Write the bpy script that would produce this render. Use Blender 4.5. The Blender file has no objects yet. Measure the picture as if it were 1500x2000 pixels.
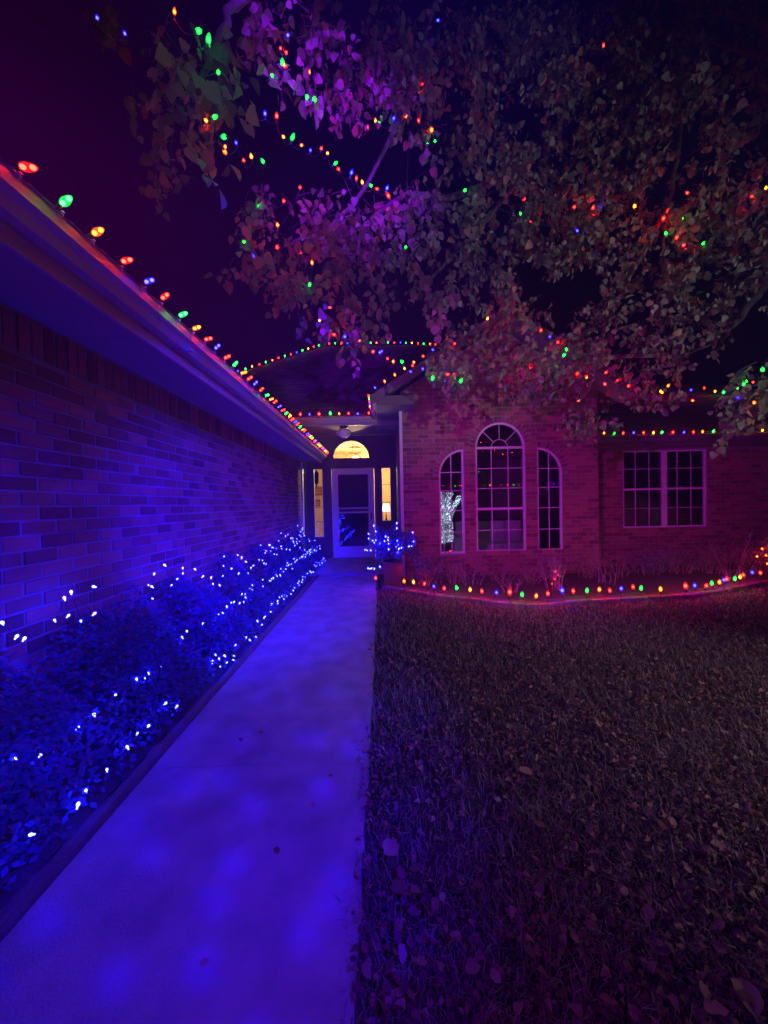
import bpy, math, random
import numpy as np
from mathutils import Vector, Matrix, Euler, noise
from mathutils.geometry import tessellate_polygon

random.seed(7)
rng = np.random.default_rng(7)
S = bpy.context.scene
COL = S.collection
R = math.radians
PI = math.pi

# ------------------------------------------------------------------ camera
F = 722.0
cam_d = bpy.data.cameras.new('camera')
cam_d.sensor_fit = 'HORIZONTAL'
cam_d.sensor_width = 36
cam_d.lens = 36 * F / 1500
cam_d.clip_start = 0.05
cam_d.clip_end = 500
cam = bpy.data.objects.new('camera', cam_d)
COL.objects.link(cam)
CAM = Vector((0, 0, 1.4))
CM = Matrix.Rotation(R(-0.4), 3, 'Z') @ Matrix.Rotation(R(90 - 1.2), 3, 'X') @ Matrix.Rotation(R(-1.2), 3, 'Z')
cam.matrix_world = Matrix.Translation(CAM) @ CM.to_4x4()
S.camera = cam
CMI = CM.transposed()


def P(px, py, d):
    """a place in the garden: where the sight line through a spot of the photograph is d metres ahead"""
    v = CM @ Vector(((px - 750) / F, -(py - 1000) / F, -1))
    return CAM + v * (d / v.y)


def pix(p):
    v = CMI @ (Vector(p) - CAM)
    if v.z > -0.05:
        return None
    return (750 + F * v.x / -v.z, 1000 - F * v.y / -v.z, -v.z)


# ------------------------------------------------------------------ sky, lamps, exposure
W = bpy.data.worlds.new('World')
S.world = W
W.use_nodes = True
wt = W.node_tree
wt.nodes.clear()
wo = wt.nodes.new('ShaderNodeOutputWorld')
wb = wt.nodes.new('ShaderNodeBackground')
tc = wt.nodes.new('ShaderNodeTexCoord')
sx = wt.nodes.new('ShaderNodeSeparateXYZ')
wt.links.new(tc.outputs['Generated'], sx.inputs[0])
rp = wt.nodes.new('ShaderNodeValToRGB')
rp.color_ramp.interpolation = 'EASE'
rp.color_ramp.elements[0].position = 0.18
rp.color_ramp.elements[0].color = (0.010, 0.0000, 0.016, 1)
rp.color_ramp.elements[1].position = 0.85
rp.color_ramp.elements[1].color = (0.0004, 0.0001, 0.0022, 1)
e = rp.color_ramp.elements.new(0.50)
e.color = (0.0010, 0.0000, 0.0026, 1)
mr = wt.nodes.new('ShaderNodeMapRange')
mr.inputs['From Min'].default_value = -1
mr.inputs['From Max'].default_value = 1
wt.links.new(sx.outputs['X'], mr.inputs['Value'])
wt.links.new(mr.outputs[0], rp.inputs[0])
wt.links.new(rp.outputs[0], wb.inputs['Color'])
wb.inputs['Strength'].default_value = 1.0
wt.links.new(wb.outputs[0], wo.inputs[0])

S.view_settings.view_transform = 'Standard'
S.view_settings.look = 'None'
S.view_settings.gamma = 1
S.view_settings.exposure = 0
S.view_settings.use_curve_mapping = False
S.cycles.use_denoising = True
S.cycles.use_light_tree = True
S.cycles.sample_clamp_indirect = 2.0
S.cycles.max_bounces = 6
S.cycles.diffuse_bounces = 2
S.cycles.glossy_bounces = 3
S.cycles.transparent_max_bounces = 12
S.cycles.caustics_reflective = False
S.cycles.caustics_refractive = False


def lamp(name, kind, loc, target, color, energy, **kw):
    d = bpy.data.lights.new(name, kind)
    d.color = color
    d.energy = energy
    for k, v in kw.items():
        setattr(d, k, v)
    o = bpy.data.objects.new(name, d)
    o.location = loc
    if target is not None:
        o.rotation_euler = (Vector(target) - Vector(loc)).to_track_quat('-Z', 'Y').to_euler()
    COL.objects.link(o)
    return o


# weak street glow from behind right; added fill spots brighten crown and lawn
lamp('street_glow', 'SUN', (6, -10, 5), (0.5, 0, 0), (1.0, 0.3, 0.9), 0.008, angle=R(6))
lamp('crown_fill', 'SPOT', (5.6, -1.6, 0.5), (2.3, 3.7, 3.5), (0.86, 0.80, 1.0), 1000, spot_size=R(40), spot_blend=1.0,
     shadow_soft_size=0.03)
lamp('lawn_fill', 'SPOT', (7.5, -2.0, 3.0), (3.0, 1.85, -0.2), (0.95, 0.62, 0.98), 1350, spot_size=R(36), spot_blend=1.0,
     shadow_soft_size=0.03)
# bay flood, plus coloured fill spots added for the roof, walk, lawn and crown
lamp('magenta_flood', 'SPOT', (-1.0, 0.3, 2.1), (3.5, 7.1, 1.5), (0.70, 0.0, 0.92), 780, spot_size=R(52), spot_blend=0.8,
     shadow_soft_size=0.04)
lamp('violet_roof_fill', 'SPOT', (0.3, -1.5, 3.4), (-1.0, 9.5, 5.1), (0.22, 0.0, 1.0), 5200, spot_size=R(23), spot_blend=0.9,
     shadow_soft_size=0.04)
lamp('purple_crown_fill', 'SPOT', (1.0, -2.0, 0.7), (0.3, 3.0, 3.5), (0.40, 0.15, 1.0), 330, spot_size=R(44), spot_blend=1.0,
     shadow_soft_size=0.04)
lamp('magenta_spill', 'SPOT', (0.6, -1.0, 2.6), (-0.2, 1.45, 0.0), (1.0, 0.0, 0.30), 20, spot_size=R(42), spot_blend=1.0,
     shadow_soft_size=0.04)
lamp('blue_spill', 'SPOT', (-0.9, -0.4, 2.0), (0.25, 1.2, 0.0), (0.10, 0.0, 1.0), 60, spot_size=R(50), spot_blend=1.0,
     shadow_soft_size=0.04)


def gobo(o, scale, lo, hi, base, stretch=(1, 1, 1)):
    """a lamp behind a rotating water-ripple glass: bright round pools on a dim field"""
    d = o.data
    d.use_nodes = True
    n, l = d.node_tree.nodes, d.node_tree.links
    em = n.get('Emission')
    t = n.new('ShaderNodeTexCoord')
    sp = n.new('ShaderNodeSeparateXYZ')
    l.new(t.outputs['Normal'], sp.inputs[0])
    cb = n.new('ShaderNodeCombineXYZ')
    for ax in 'XY':
        dv = n.new('ShaderNodeMath')
        dv.operation = 'DIVIDE'
        l.new(sp.outputs[ax], dv.inputs[0])
        l.new(sp.outputs['Z'], dv.inputs[1])
        l.new(dv.outputs[0], cb.inputs[ax])
    vo = n.new('ShaderNodeTexVoronoi')
    vo.voronoi_dimensions = '2D'
    vo.inputs['Scale'].default_value = scale
    m = n.new('ShaderNodeMapRange')
    m.interpolation_type = 'SMOOTHSTEP'
    m.inputs['From Min'].default_value = hi
    m.inputs['From Max'].default_value = lo
    m.inputs['To Min'].default_value = base
    m.inputs['To Max'].default_value = 1
    l.new(cb.outputs[0], vo.inputs['Vector'])
    l.new(vo.outputs['Distance'], m.inputs['Value'])
    l.new(m.outputs[0], em.inputs['Strength'])


for loc, tgt, en, size, sc_ in (((1.3, -0.7, 2.6), (-1.55, 2.7, 0.1), 1900, 52, 17), ((0.7, -0.9, 3.2), (-1.8, 5.6, 0.40), 9000, 34, 30)):
    g = lamp('blue_ripple_projector', 'SPOT', loc, tgt, (0.008, 0.0, 1.0), en, spot_size=R(size), spot_blend=0.8, shadow_soft_size=0.012)
    gobo(g, sc_, 0.06, 0.40, 0.52)

# ------------------------------------------------------------------ materials
MATS = {}


def nodes(name):
    m = bpy.data.materials.new(name)
    m.use_nodes = True
    n, l = m.node_tree.nodes, m.node_tree.links
    return m, n, l, n['Principled BSDF']


def mat(name, col, rough=0.7, var=0.25, scale=8, bump=0.0, bscale=60, metal=0.0, spec=0.4, island=0.0, col2=None, emit=None,
        estr=0, trans=0.0):
    m, n, l, b = nodes(name)
    b.inputs['Roughness'].default_value = rough
    b.inputs['Metallic'].default_value = metal
    b.inputs['Specular IOR Level'].default_value = spec
    t = n.new('ShaderNodeTexCoord')
    no = n.new('ShaderNodeTexNoise')
    no.inputs['Scale'].default_value = scale
    no.inputs['Detail'].default_value = 6
    l.new(t.outputs['Object'], no.inputs['Vector'])
    c2 = col2 or tuple(c * (1 - var) for c in col)
    mx = n.new('ShaderNodeMix')
    mx.data_type = 'RGBA'
    mx.inputs[6].default_value = (*c2, 1)
    mx.inputs[7].default_value = (*[min(1, c * (1 + var * .5)) for c in col], 1)
    fac = no.outputs['Fac']
    if island:
        ge = n.new('ShaderNodeNewGeometry')
        oi = n.new('ShaderNodeObjectInfo')
        ad = n.new('ShaderNodeMath')
        ad.operation = 'ADD'
        l.new(ge.outputs['Random Per Island'], ad.inputs[0])
        l.new(oi.outputs['Random'], ad.inputs[1])
        fr = n.new('ShaderNodeMath')
        fr.operation = 'FRACT'
        l.new(ad.outputs[0], fr.inputs[0])
        mm = n.new('ShaderNodeMix')
        mm.inputs[0].default_value = island
        l.new(fac, mm.inputs[2])
        l.new(fr.outputs[0], mm.inputs[3])
        fac = mm.outputs[0]
    l.new(fac, mx.inputs[0])
    l.new(mx.outputs[2], b.inputs['Base Color'])
    if bump:
        n2 = n.new('ShaderNodeTexNoise')
        n2.inputs['Scale'].default_value = bscale
        n2.inputs['Detail'].default_value = 8
        l.new(t.outputs['Object'], n2.inputs['Vector'])
        bu = n.new('ShaderNodeBump')
        bu.inputs['Strength'].default_value = bump
        bu.inputs['Distance'].default_value = 0.01
        l.new(n2.outputs['Fac'], bu.inputs['Height'])
        l.new(bu.outputs[0], b.inputs['Normal'])
    if emit:
        b.inputs['Emission Color'].default_value = (*emit, 1)
        b.inputs['Emission Strength'].default_value = estr
    if trans:
        tr = n.new('ShaderNodeBsdfTranslucent')
        l.new(mx.outputs[2], tr.inputs['Color'])
        ms = n.new('ShaderNodeMixShader')
        ms.inputs[0].default_value = trans
        l.new(b.outputs[0], ms.inputs[1])
        l.new(tr.outputs[0], ms.inputs[2])
        l.new(ms.outputs[0], n['Material Output'].inputs[0])
    MATS[name] = m
    return m


M_brick = mat('red_brick', (0.34, 0.15, 0.115), 0.85, 0.55, 14, 0.6, 90, island=0.75, col2=(0.13, 0.055, 0.05))
M_mortar = mat('mortar', (0.33, 0.31, 0.30), 0.95, 0.3, 10, 0.8, 120)
M_white = mat('white_paint', (0.78, 0.77, 0.76), 0.45, 0.12, 5, 0.1, 40)
M_gutter = mat('taupe_gutter', (0.36, 0.32, 0.33), 0.4, 0.15, 3, 0.05, 20)
M_soffit = mat('painted_soffit', (0.28, 0.26, 0.26), 0.7, 0.15, 4, 0.1, 60)
M_siding = mat('dark_trim', (0.16, 0.14, 0.14), 0.7, 0.3, 4, 0.2, 60)
M_door = mat('storm_door_paint', (0.72, 0.72, 0.74), 0.35, 0.08, 4)
M_shingle = mat('asphalt_shingle', (0.10, 0.085, 0.085), 0.95, 0.5, 30, 0.8, 150, island=0.6)
M_concrete = mat('concrete', (0.38, 0.36, 0.34), 0.85, 0.62, 4.5, 0.8, 110)
M_concrete2 = mat('kerb_concrete', (0.13, 0.12, 0.115), 0.95, 0.5, 7, 0.8, 60)
M_soil = mat('mulch_soil', (0.15, 0.11, 0.085), 1.0, 0.6, 30, 1.0, 60)
M_lawn = mat('lawn_soil', (0.050, 0.040, 0.026), 1.0, 0.6, 12, 1.0, 50)
M_straw = mat('dry_grass', (0.34, 0.30, 0.22), 0.8, 0.5, 3, island=0.9, col2=(0.03, 0.03, 0.015), trans=0.25)
M_litter = mat('dead_leaf', (0.34, 0.24, 0.14), 0.75, 0.5, 20, 0.3, 60, island=0.8, col2=(0.05, 0.028, 0.018), trans=0.2)
M_leaf = mat('tree_leaf', (0.20, 0.19, 0.12), 0.5, 0.4, 14, 0.2, 60, island=0.85, col2=(0.055, 0.065, 0.030), trans=0.35)
M_autumn = mat('autumn_leaf', (0.30, 0.16, 0.09), 0.55, 0.4, 14, 0.2, 60, island=0.85, col2=(0.14, 0.06, 0.04), trans=0.35)
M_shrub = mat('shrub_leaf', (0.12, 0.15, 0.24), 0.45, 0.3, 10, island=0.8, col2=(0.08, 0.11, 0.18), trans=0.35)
M_bark = mat('bark', (0.075, 0.062, 0.055), 0.95, 0.5, 20, 1.0, 50)
M_twig = mat('bare_twig', (0.46, 0.38, 0.33), 0.85, 0.4, 20)
M_wire = mat('green_wire', (0.02, 0.05, 0.025), 0.6, 0.2, 5)
M_socket = mat('bulb_socket', (0.03, 0.07, 0.035), 0.5, 0.2, 5)
M_pot = mat('glazed_planter', (0.07, 0.06, 0.07), 0.35, 0.3, 6)
M_metal = mat('dark_iron', (0.03, 0.03, 0.035), 0.4, 0.2, 10, metal=0.6)
M_cream = mat('foyer_wall', (0.78, 0.60, 0.32), 0.8, 0.08, 2)
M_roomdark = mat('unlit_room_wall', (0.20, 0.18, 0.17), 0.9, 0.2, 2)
M_blind = mat('window_blind', (0.72, 0.70, 0.72), 0.6, 0.1, 5)
M_frame = mat('picture_frame', (0.16, 0.07, 0.03), 0.5, 0.3, 10)
M_art = mat('picture_print', (0.55, 0.22, 0.08), 0.7, 0.7, 9, col2=(0.15, 0.10, 0.12))
M_edge = mat('edging_stone', (0.20, 0.18, 0.17), 0.9, 0.4, 10, 0.6, 70, island=0.6)
M_screen = mat('insect_screen', (0.05, 0.05, 0.06), 0.6, 0.2, 300)
M_asphalt = mat('asphalt', (0.05, 0.05, 0.05), 0.9, 0.3, 20, 0.5, 200)
M_straw0 = mat('pale_wood', (0.50, 0.38, 0.24), 0.5, 0.2, 12)
M_globe = mat('frosted_globe', (0.75, 0.72, 0.70), 0.3, 0.05, 3)


def glass_mat(name, refl, tint=(0.9, 0.92, 0.95)):
    m, n, l, b = nodes(name)
    n.remove(b)
    fr = n.new('ShaderNodeFresnel')
    fr.inputs['IOR'].default_value = refl
    tr = n.new('ShaderNodeBsdfTransparent')
    tr.inputs[0].default_value = (*tint, 1)
    gl = n.new('ShaderNodeBsdfGlossy')
    gl.inputs['Roughness'].default_value = 0.02
    no = n.new('ShaderNodeTexNoise')
    no.inputs['Scale'].default_value = 1.5
    bu = n.new('ShaderNodeBump')
    bu.inputs['Strength'].default_value = 0.08
    l.new(no.outputs[0], bu.inputs['Height'])
    l.new(bu.outputs[0], gl.inputs['Normal'])
    ms = n.new('ShaderNodeMixShader')
    l.new(fr.outputs[0], ms.inputs[0])
    l.new(tr.outputs[0], ms.inputs[1])
    l.new(gl.outputs[0], ms.inputs[2])
    l.new(ms.outputs[0], n['Material Output'].inputs[0])
    return m


M_glass = glass_mat('window_glass', 1.9, (0.8, 0.82, 0.86))
M_clear = glass_mat('clear_glass', 1.45)


def emitter(name, col, st, sample=True):
    m, n, l, b = nodes(name)
    n.remove(b)
    em = n.new('ShaderNodeEmission')
    em.inputs[0].default_value = (*col, 1)
    em.inputs[1].default_value = st
    l.new(em.outputs[0], n['Material Output'].inputs[0])
    if not sample:
        m.cycles.emission_sampling = 'NONE'
    return m


def shell_mat(name, col, st):
    """tinted translucent bulb cover, lit from inside"""
    m, n, l, b = nodes(name)
    n.remove(b)
    em = n.new('ShaderNodeEmission')
    em.inputs[0].default_value = (*col, 1)
    em.inputs[1].default_value = st
    tr = n.new('ShaderNodeBsdfTransparent')
    ms = n.new('ShaderNodeMixShader')
    ms.inputs[0].default_value = 0.42
    l.new(tr.outputs[0], ms.inputs[1])
    l.new(em.outputs[0], ms.inputs[2])
    l.new(ms.outputs[0], n['Material Output'].inputs[0])
    m.cycles.emission_sampling = 'NONE'
    return m


LC = dict(R=(1, 0.005, 0.002), G=(0.004, 1, 0.01), B=(0.006, 0.005, 1), O=(1, 0.028, 0.0015), Y=(1, 0.07, 0.002))
SC_ = dict(R=(1, 0.010, 0.012), G=(0.01, 0.95, 0.09), B=(0.02, 0.012, 1), O=(1, 0.16, 0.008), Y=(1, 0.38, 0.02))
NM = dict(R='red', G='green', B='blue', O='orange', Y='amber')
BST = 170
CORE = {k: emitter('bulb_core_' + NM[k], c if k != 'G' else (0.008, 1, 0.02), BST * (0.5 if k == 'G' else 1)) for k, c in LC.items()}
SHELL = {k: shell_mat('bulb_cover_' + NM[k], c, 1.5) for k, c in SC_.items()}
CORE_T = {k: emitter('tree_bulb_core_' + NM[k], tuple(q if q == 1 else q / 3 for q in c), 430 * (0.4 if k == 'G' else 1)) for k, c in LC.items()}
M_led = emitter('blue_white_led', (0.006, 0.007, 1), 300)
M_cool = emitter('cool_white_led', (0.62, 0.82, 1.0), 4)
M_warm = emitter('warm_lamp', (1.0, 0.62, 0.26), 9)


# ------------------------------------------------------------------ mesh helpers
class MB:
    def __init__(s):
        s.v, s.f, s.m = [], [], []

    def add(s, v, f, m=0):
        o = len(s.v)
        s.v += [tuple(p) for p in v]
        s.f += [tuple(i + o for i in q) for q in f]
        s.m += [m] * len(f)

    def box(s, a, b, m=0, mtx=None):
        x0, y0, z0 = a
        x1, y1, z1 = b
        v = [(x0, y0, z0), (x1, y0, z0), (x1, y1, z0), (x0, y1, z0), (x0, y0, z1), (x1, y0, z1), (x1, y1, z1), (x0, y1, z1)]
        if mtx is not None:
            v = [mtx @ Vector(p) for p in v]
        s.add(v, [(0, 3, 2, 1), (4, 5, 6, 7), (0, 1, 5, 4), (1, 2, 6, 5), (2, 3, 7, 6), (3, 0, 4, 7)], m)

    def tube(s, pts, rad, n=6, m=0, caps=True):
        pts = [Vector(p) for p in pts]
        if not hasattr(rad, '__len__'):
            rad = [rad] * len(pts)
        rings = []
        up = Vector((0, 0, 1))
        for i, p in enumerate(pts):
            t = (pts[min(i + 1, len(pts) - 1)] - pts[max(i - 1, 0)])
            if t.length < 1e-9:
                t = Vector((0, 0, 1))
            t.normalize()
            a = t.cross(up)
            if a.length < 0.05:
                a = t.cross(Vector((1, 0, 0)))
            a.normalize()
            b = t.cross(a)
            rings.append([p + (a * math.cos(k * 2 * PI / n) + b * math.sin(k * 2 * PI / n)) * rad[i] for k in range(n)])
        v = [q for r in rings for q in r]
        f = [(i * n + k, i * n + (k + 1) % n, (i + 1) * n + (k + 1) % n, (i + 1) * n + k) for i in range(len(pts) - 1) for k in range(n)]
        if caps:
            f += [tuple(range(n))[::-1], tuple((len(pts) - 1) * n + k for k in range(n))]
        s.add(v, f, m)

    def lathe(s, prof, n=10, m=0, mtx=None):
        v = []
        for r, z in prof:
            for k in range(n):
                p = Vector((r * math.cos(k * 2 * PI / n), r * math.sin(k * 2 * PI / n), z))
                v.append(mtx @ p if mtx is not None else p)
        f = [(i * n + k, i * n + (k + 1) % n, (i + 1) * n + (k + 1) % n, (i + 1) * n + k) for i in range(len(prof) - 1) for k in range(n)]
        f += [tuple(range(n))[::-1], tuple((len(prof) - 1) * n + k for k in range(n))]
        s.add(v, f, m)

    def poly(s, pts, m=0):
        s.add(pts, [tuple(range(len(pts)))], m)

    def mesh(s, name, mats, smooth=False):
        me = bpy.data.meshes.new(name)
        me.from_pydata(s.v, [], s.f)
        for q in (mats if isinstance(mats, (list, tuple)) else [mats]):
            me.materials.append(q)
        if any(s.m):
            me.polygons.foreach_set('material_index', s.m)
        if smooth:
            me.polygons.foreach_set('use_smooth', [True] * len(me.polygons))
        me.update()
        return me

    def build(s, name, mats, parent=None, smooth=False, loc=(0, 0, 0), kind=None):
        return link(name, s.mesh(name, mats, smooth), parent, loc, kind)


def link(name, me, parent=None, loc=(0, 0, 0), kind=None, mtx=None):
    o = bpy.data.objects.new(name, me)
    COL.objects.link(o)
    if parent is not None:
        o.parent = parent
    if mtx is not None:
        o.matrix_local = mtx
    else:
        o.location = loc
    if kind:
        o['kind'] = kind
    return o


def tag(o, label, cat, group=None, kind=None):
    o['label'] = label
    o['category'] = cat
    if group:
        o['group'] = group
    if kind:
        o['kind'] = kind
    return o


def thing(name, label, cat, loc=(0, 0, 0), group=None):
    o = bpy.data.objects.new(name, None)
    o.empty_display_size = 0.2
    COL.objects.link(o)
    o.location = loc
    return tag(o, label, cat, group)


def np_mesh(name, V, Fc, mats, mi=None, smooth=False):
    """V (n,3), Fc (m,k) equal-size faces"""
    me = bpy.data.meshes.new(name)
    k = Fc.shape[1]
    me.vertices.add(len(V))
    me.vertices.foreach_set('co', V.astype(np.float32).ravel())
    me.loops.add(Fc.size)
    me.loops.foreach_set('vertex_index', Fc.astype(np.int32).ravel())
    me.polygons.add(len(Fc))
    me.polygons.foreach_set('loop_start', np.arange(0, Fc.size, k, dtype=np.int32))
    if mi is not None:
        me.polygons.foreach_set('material_index', mi.astype(np.int32))
    if smooth:
        me.polygons.foreach_set('use_smooth', np.ones(len(Fc), dtype=bool))
    for q in (mats if isinstance(mats, (list, tuple)) else [mats]):
        me.materials.append(q)
    me.update(calc_edges=True)
    me.validate()
    return me


def frames(n, d):
    """rotation matrices whose local z is n and x is d made square to it"""
    n = n / np.linalg.norm(n, axis=1, keepdims=True)
    d = d - n * np.sum(n * d, axis=1, keepdims=True)
    d /= np.linalg.norm(d, axis=1, keepdims=True) + 1e-9
    b = np.cross(n, d)
    return np.stack([d, b, n], axis=2)


def scatter(tv, tf, pos, rot, sc):
    """copies of a template (tv, tf) -> arrays"""
    n = len(pos)
    V = np.einsum('nij,vj->nvi', rot, tv) * sc[:, None, None] + pos[:, None, :]
    Fc = (tf[None] + (np.arange(n) * len(tv))[:, None, None])
    return V.reshape(-1, 3), Fc.reshape(-1, tf.shape[1])


# ------------------------------------------------------------------ ground
def sheet(name, pts, z, m, kind='structure'):
    mb = MB()
    mb.poly([(x, y, z) for x, y in pts])
    return mb.build(name, m, kind=kind)


WALK_R, KERB_X, WALL_X = -0.10, -1.30, -1.90
sheet('ground', [(-60, -60), (60, -60), (60, 60), (-60, 60)], -0.04, M_lawn)
sheet('street', [(-40, -13.5), (40, -13.5), (40, -7.5), (-40, -7.5)], -0.030, M_asphalt)

walk = bpy.data.objects.new('walkway', None)
COL.objects.link(walk)
walk['kind'] = 'structure'
slab_y = [-3.6, -2.4, -1.1, 0.28, 1.98, 3.30, 4.65, 6.0, 7.3]
for a, b in zip(slab_y[:-1], slab_y[1:]):
    mb = MB()
    n = 14
    x0, x1, c = KERB_X + 0.030, WALK_R, 0.012
    # slab with an eased edge, its right side a little ragged
    for z, ins in ((-0.05, 0), (-c, 0), (0, c)):
        pass
    y0, y1 = a + 0.002, b - 0.002
    xs = [x0 + (x1 - x0) * i / 4 for i in range(5)]
    ys = [y0 + (y1 - y0) * i / n for i in range(n + 1)]
    jit = [random.uniform(-0.008, 0.006) for _ in ys]
    top = [(x + (jit[j] if i == 4 else 0), y, 0.0 + 0.002 * math.sin(x * 5 + y * 3)) for j, y in enumerate(ys) for i, x in enumerate(xs)]
    fs = [(j * 5 + i, j * 5 + i + 1, (j + 1) * 5 + i + 1, (j + 1) * 5 + i) for j in range(n) for i in range(4)]
    mb.add(top, fs)
    edge = [j * 5 + 4 for j in range(n + 1)]
    base = len(mb.v)
    mb.v += [(mb.v[i][0] + 0.006, mb.v[i][1], -0.04) for i in edge]
    mb.f += [(edge[j], base + j, base + j + 1, edge[j + 1]) for j in range(n)]
    mb.m += [0] * n
    for yy, fl in ((0, 1), (n, -1)):
        row = [yy * 5 + i for i in range(5)]
        base = len(mb.v)
        mb.v += [(mb.v[i][0], mb.v[i][1] + 0.0005 * fl, -0.04) for i in row]
        mb.f += [(row[i], row[i + 1], base + i + 1, base + i) for i in range(4)]
        mb.m += [0] * 4
    o = mb.build('slab', M_concrete, walk)
mb = MB()
mb.box((WALL_X + 0.02, 7.31, -0.04), (0.38, 9.40, 0.05))
mb.build('porch_slab', M_concrete, walk)
# rough concrete kerb between bed and walk
mb = MB()
yy = np.arange(-3.6, 8.6, 0.09)
prof = [(-0.035, -0.04), (-0.034, 0.030), (-0.022, 0.045), (0.0, 0.048), (0.015, 0.038), (0.022, 0.015), (0.026, -0.04)]
for j, y in enumerate(yy):
    for i, (px_, pz) in enumerate(prof):
        k = 0 if pz < 0 else 1
        mb.v.append((KERB_X + px_ + k * random.uniform(-0.006, 0.006), y, pz + k * random.uniform(-0.007, 0.006)))
q = len(prof)
for j in range(len(yy) - 1):
    for i in range(q - 1):
        mb.f.append((j * q + i, j * q + i + 1, (j + 1) * q + i + 1, (j + 1) * q + i)[::-1])
        mb.m.append(0)
mb.build('kerb', M_concrete2, kind='structure')
sheet('bed_soil', [(WALL_X, -4), (KERB_X - 0.05, -4), (KERB_X - 0.05, 9.4), (WALL_X, 9.4)], 0.02, M_soil)

# edging line of the front bed, read off the photo: a shallow arc
edge_px = [(745, 1143), (790, 1152), (848, 1161), (900, 1166), (950, 1172), (1000, 1178), (1050, 1180), (1100, 1176), (1150, 1171),
           (1200, 1169), (1250, 1166), (1300, 1164), (1350, 1161), (1400, 1154), (1440, 1146), (1490, 1136)]
EDGE = []
for px_, py_ in edge_px:
    v = CM @ Vector(((px_ - 750) / F, -(py_ - 1000) / F, -1))
    t = (0.04 - CAM.z) / v.z
    p = CAM + v * t
    EDGE.append((p.x, p.y))
EDGE += [(EDGE[-1][0] + 1.2, EDGE[-1][1] + 0.5), (9.5, 7.5)]
sheet('front_bed_soil', [(x, y + 0.02) for x, y in EDGE] + [(9.5, 7.6), (4.13, 7.6), (4.13, 7.0), (0.39, 7.0), (0.39, 7.3), (WALK_R + 0.02, 7.3)],
      0.015, M_soil)

# ------------------------------------------------------------------ house
house = thing('brick_house', 'single storey brick house with tall arched front windows and a long left wing', 'house')


def brick_mesh(L, H, D, ch=0.004):
    mb = MB()
    v = [(0, 0, 0), (L, 0, 0), (L, 0, H), (0, 0, H), (ch, D, ch), (L - ch, D, ch), (L - ch, D, H - ch), (ch, D, H - ch)]
    mb.add(v, [(4, 7, 6, 5), (0, 4, 5, 1), (1, 5, 6, 2), (2, 6, 7, 3), (3, 7, 4, 0)])
    return mb


BRICK_L, BRICK_H, PX, PZ = 0.203, 0.069, 0.214, 0.0795
ME_FULL = brick_mesh(BRICK_L, BRICK_H, 0.006).mesh('brick', M_brick)
ME_SOLD = brick_mesh(0.066, 0.20, 0.006).mesh('brick', M_brick)


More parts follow.
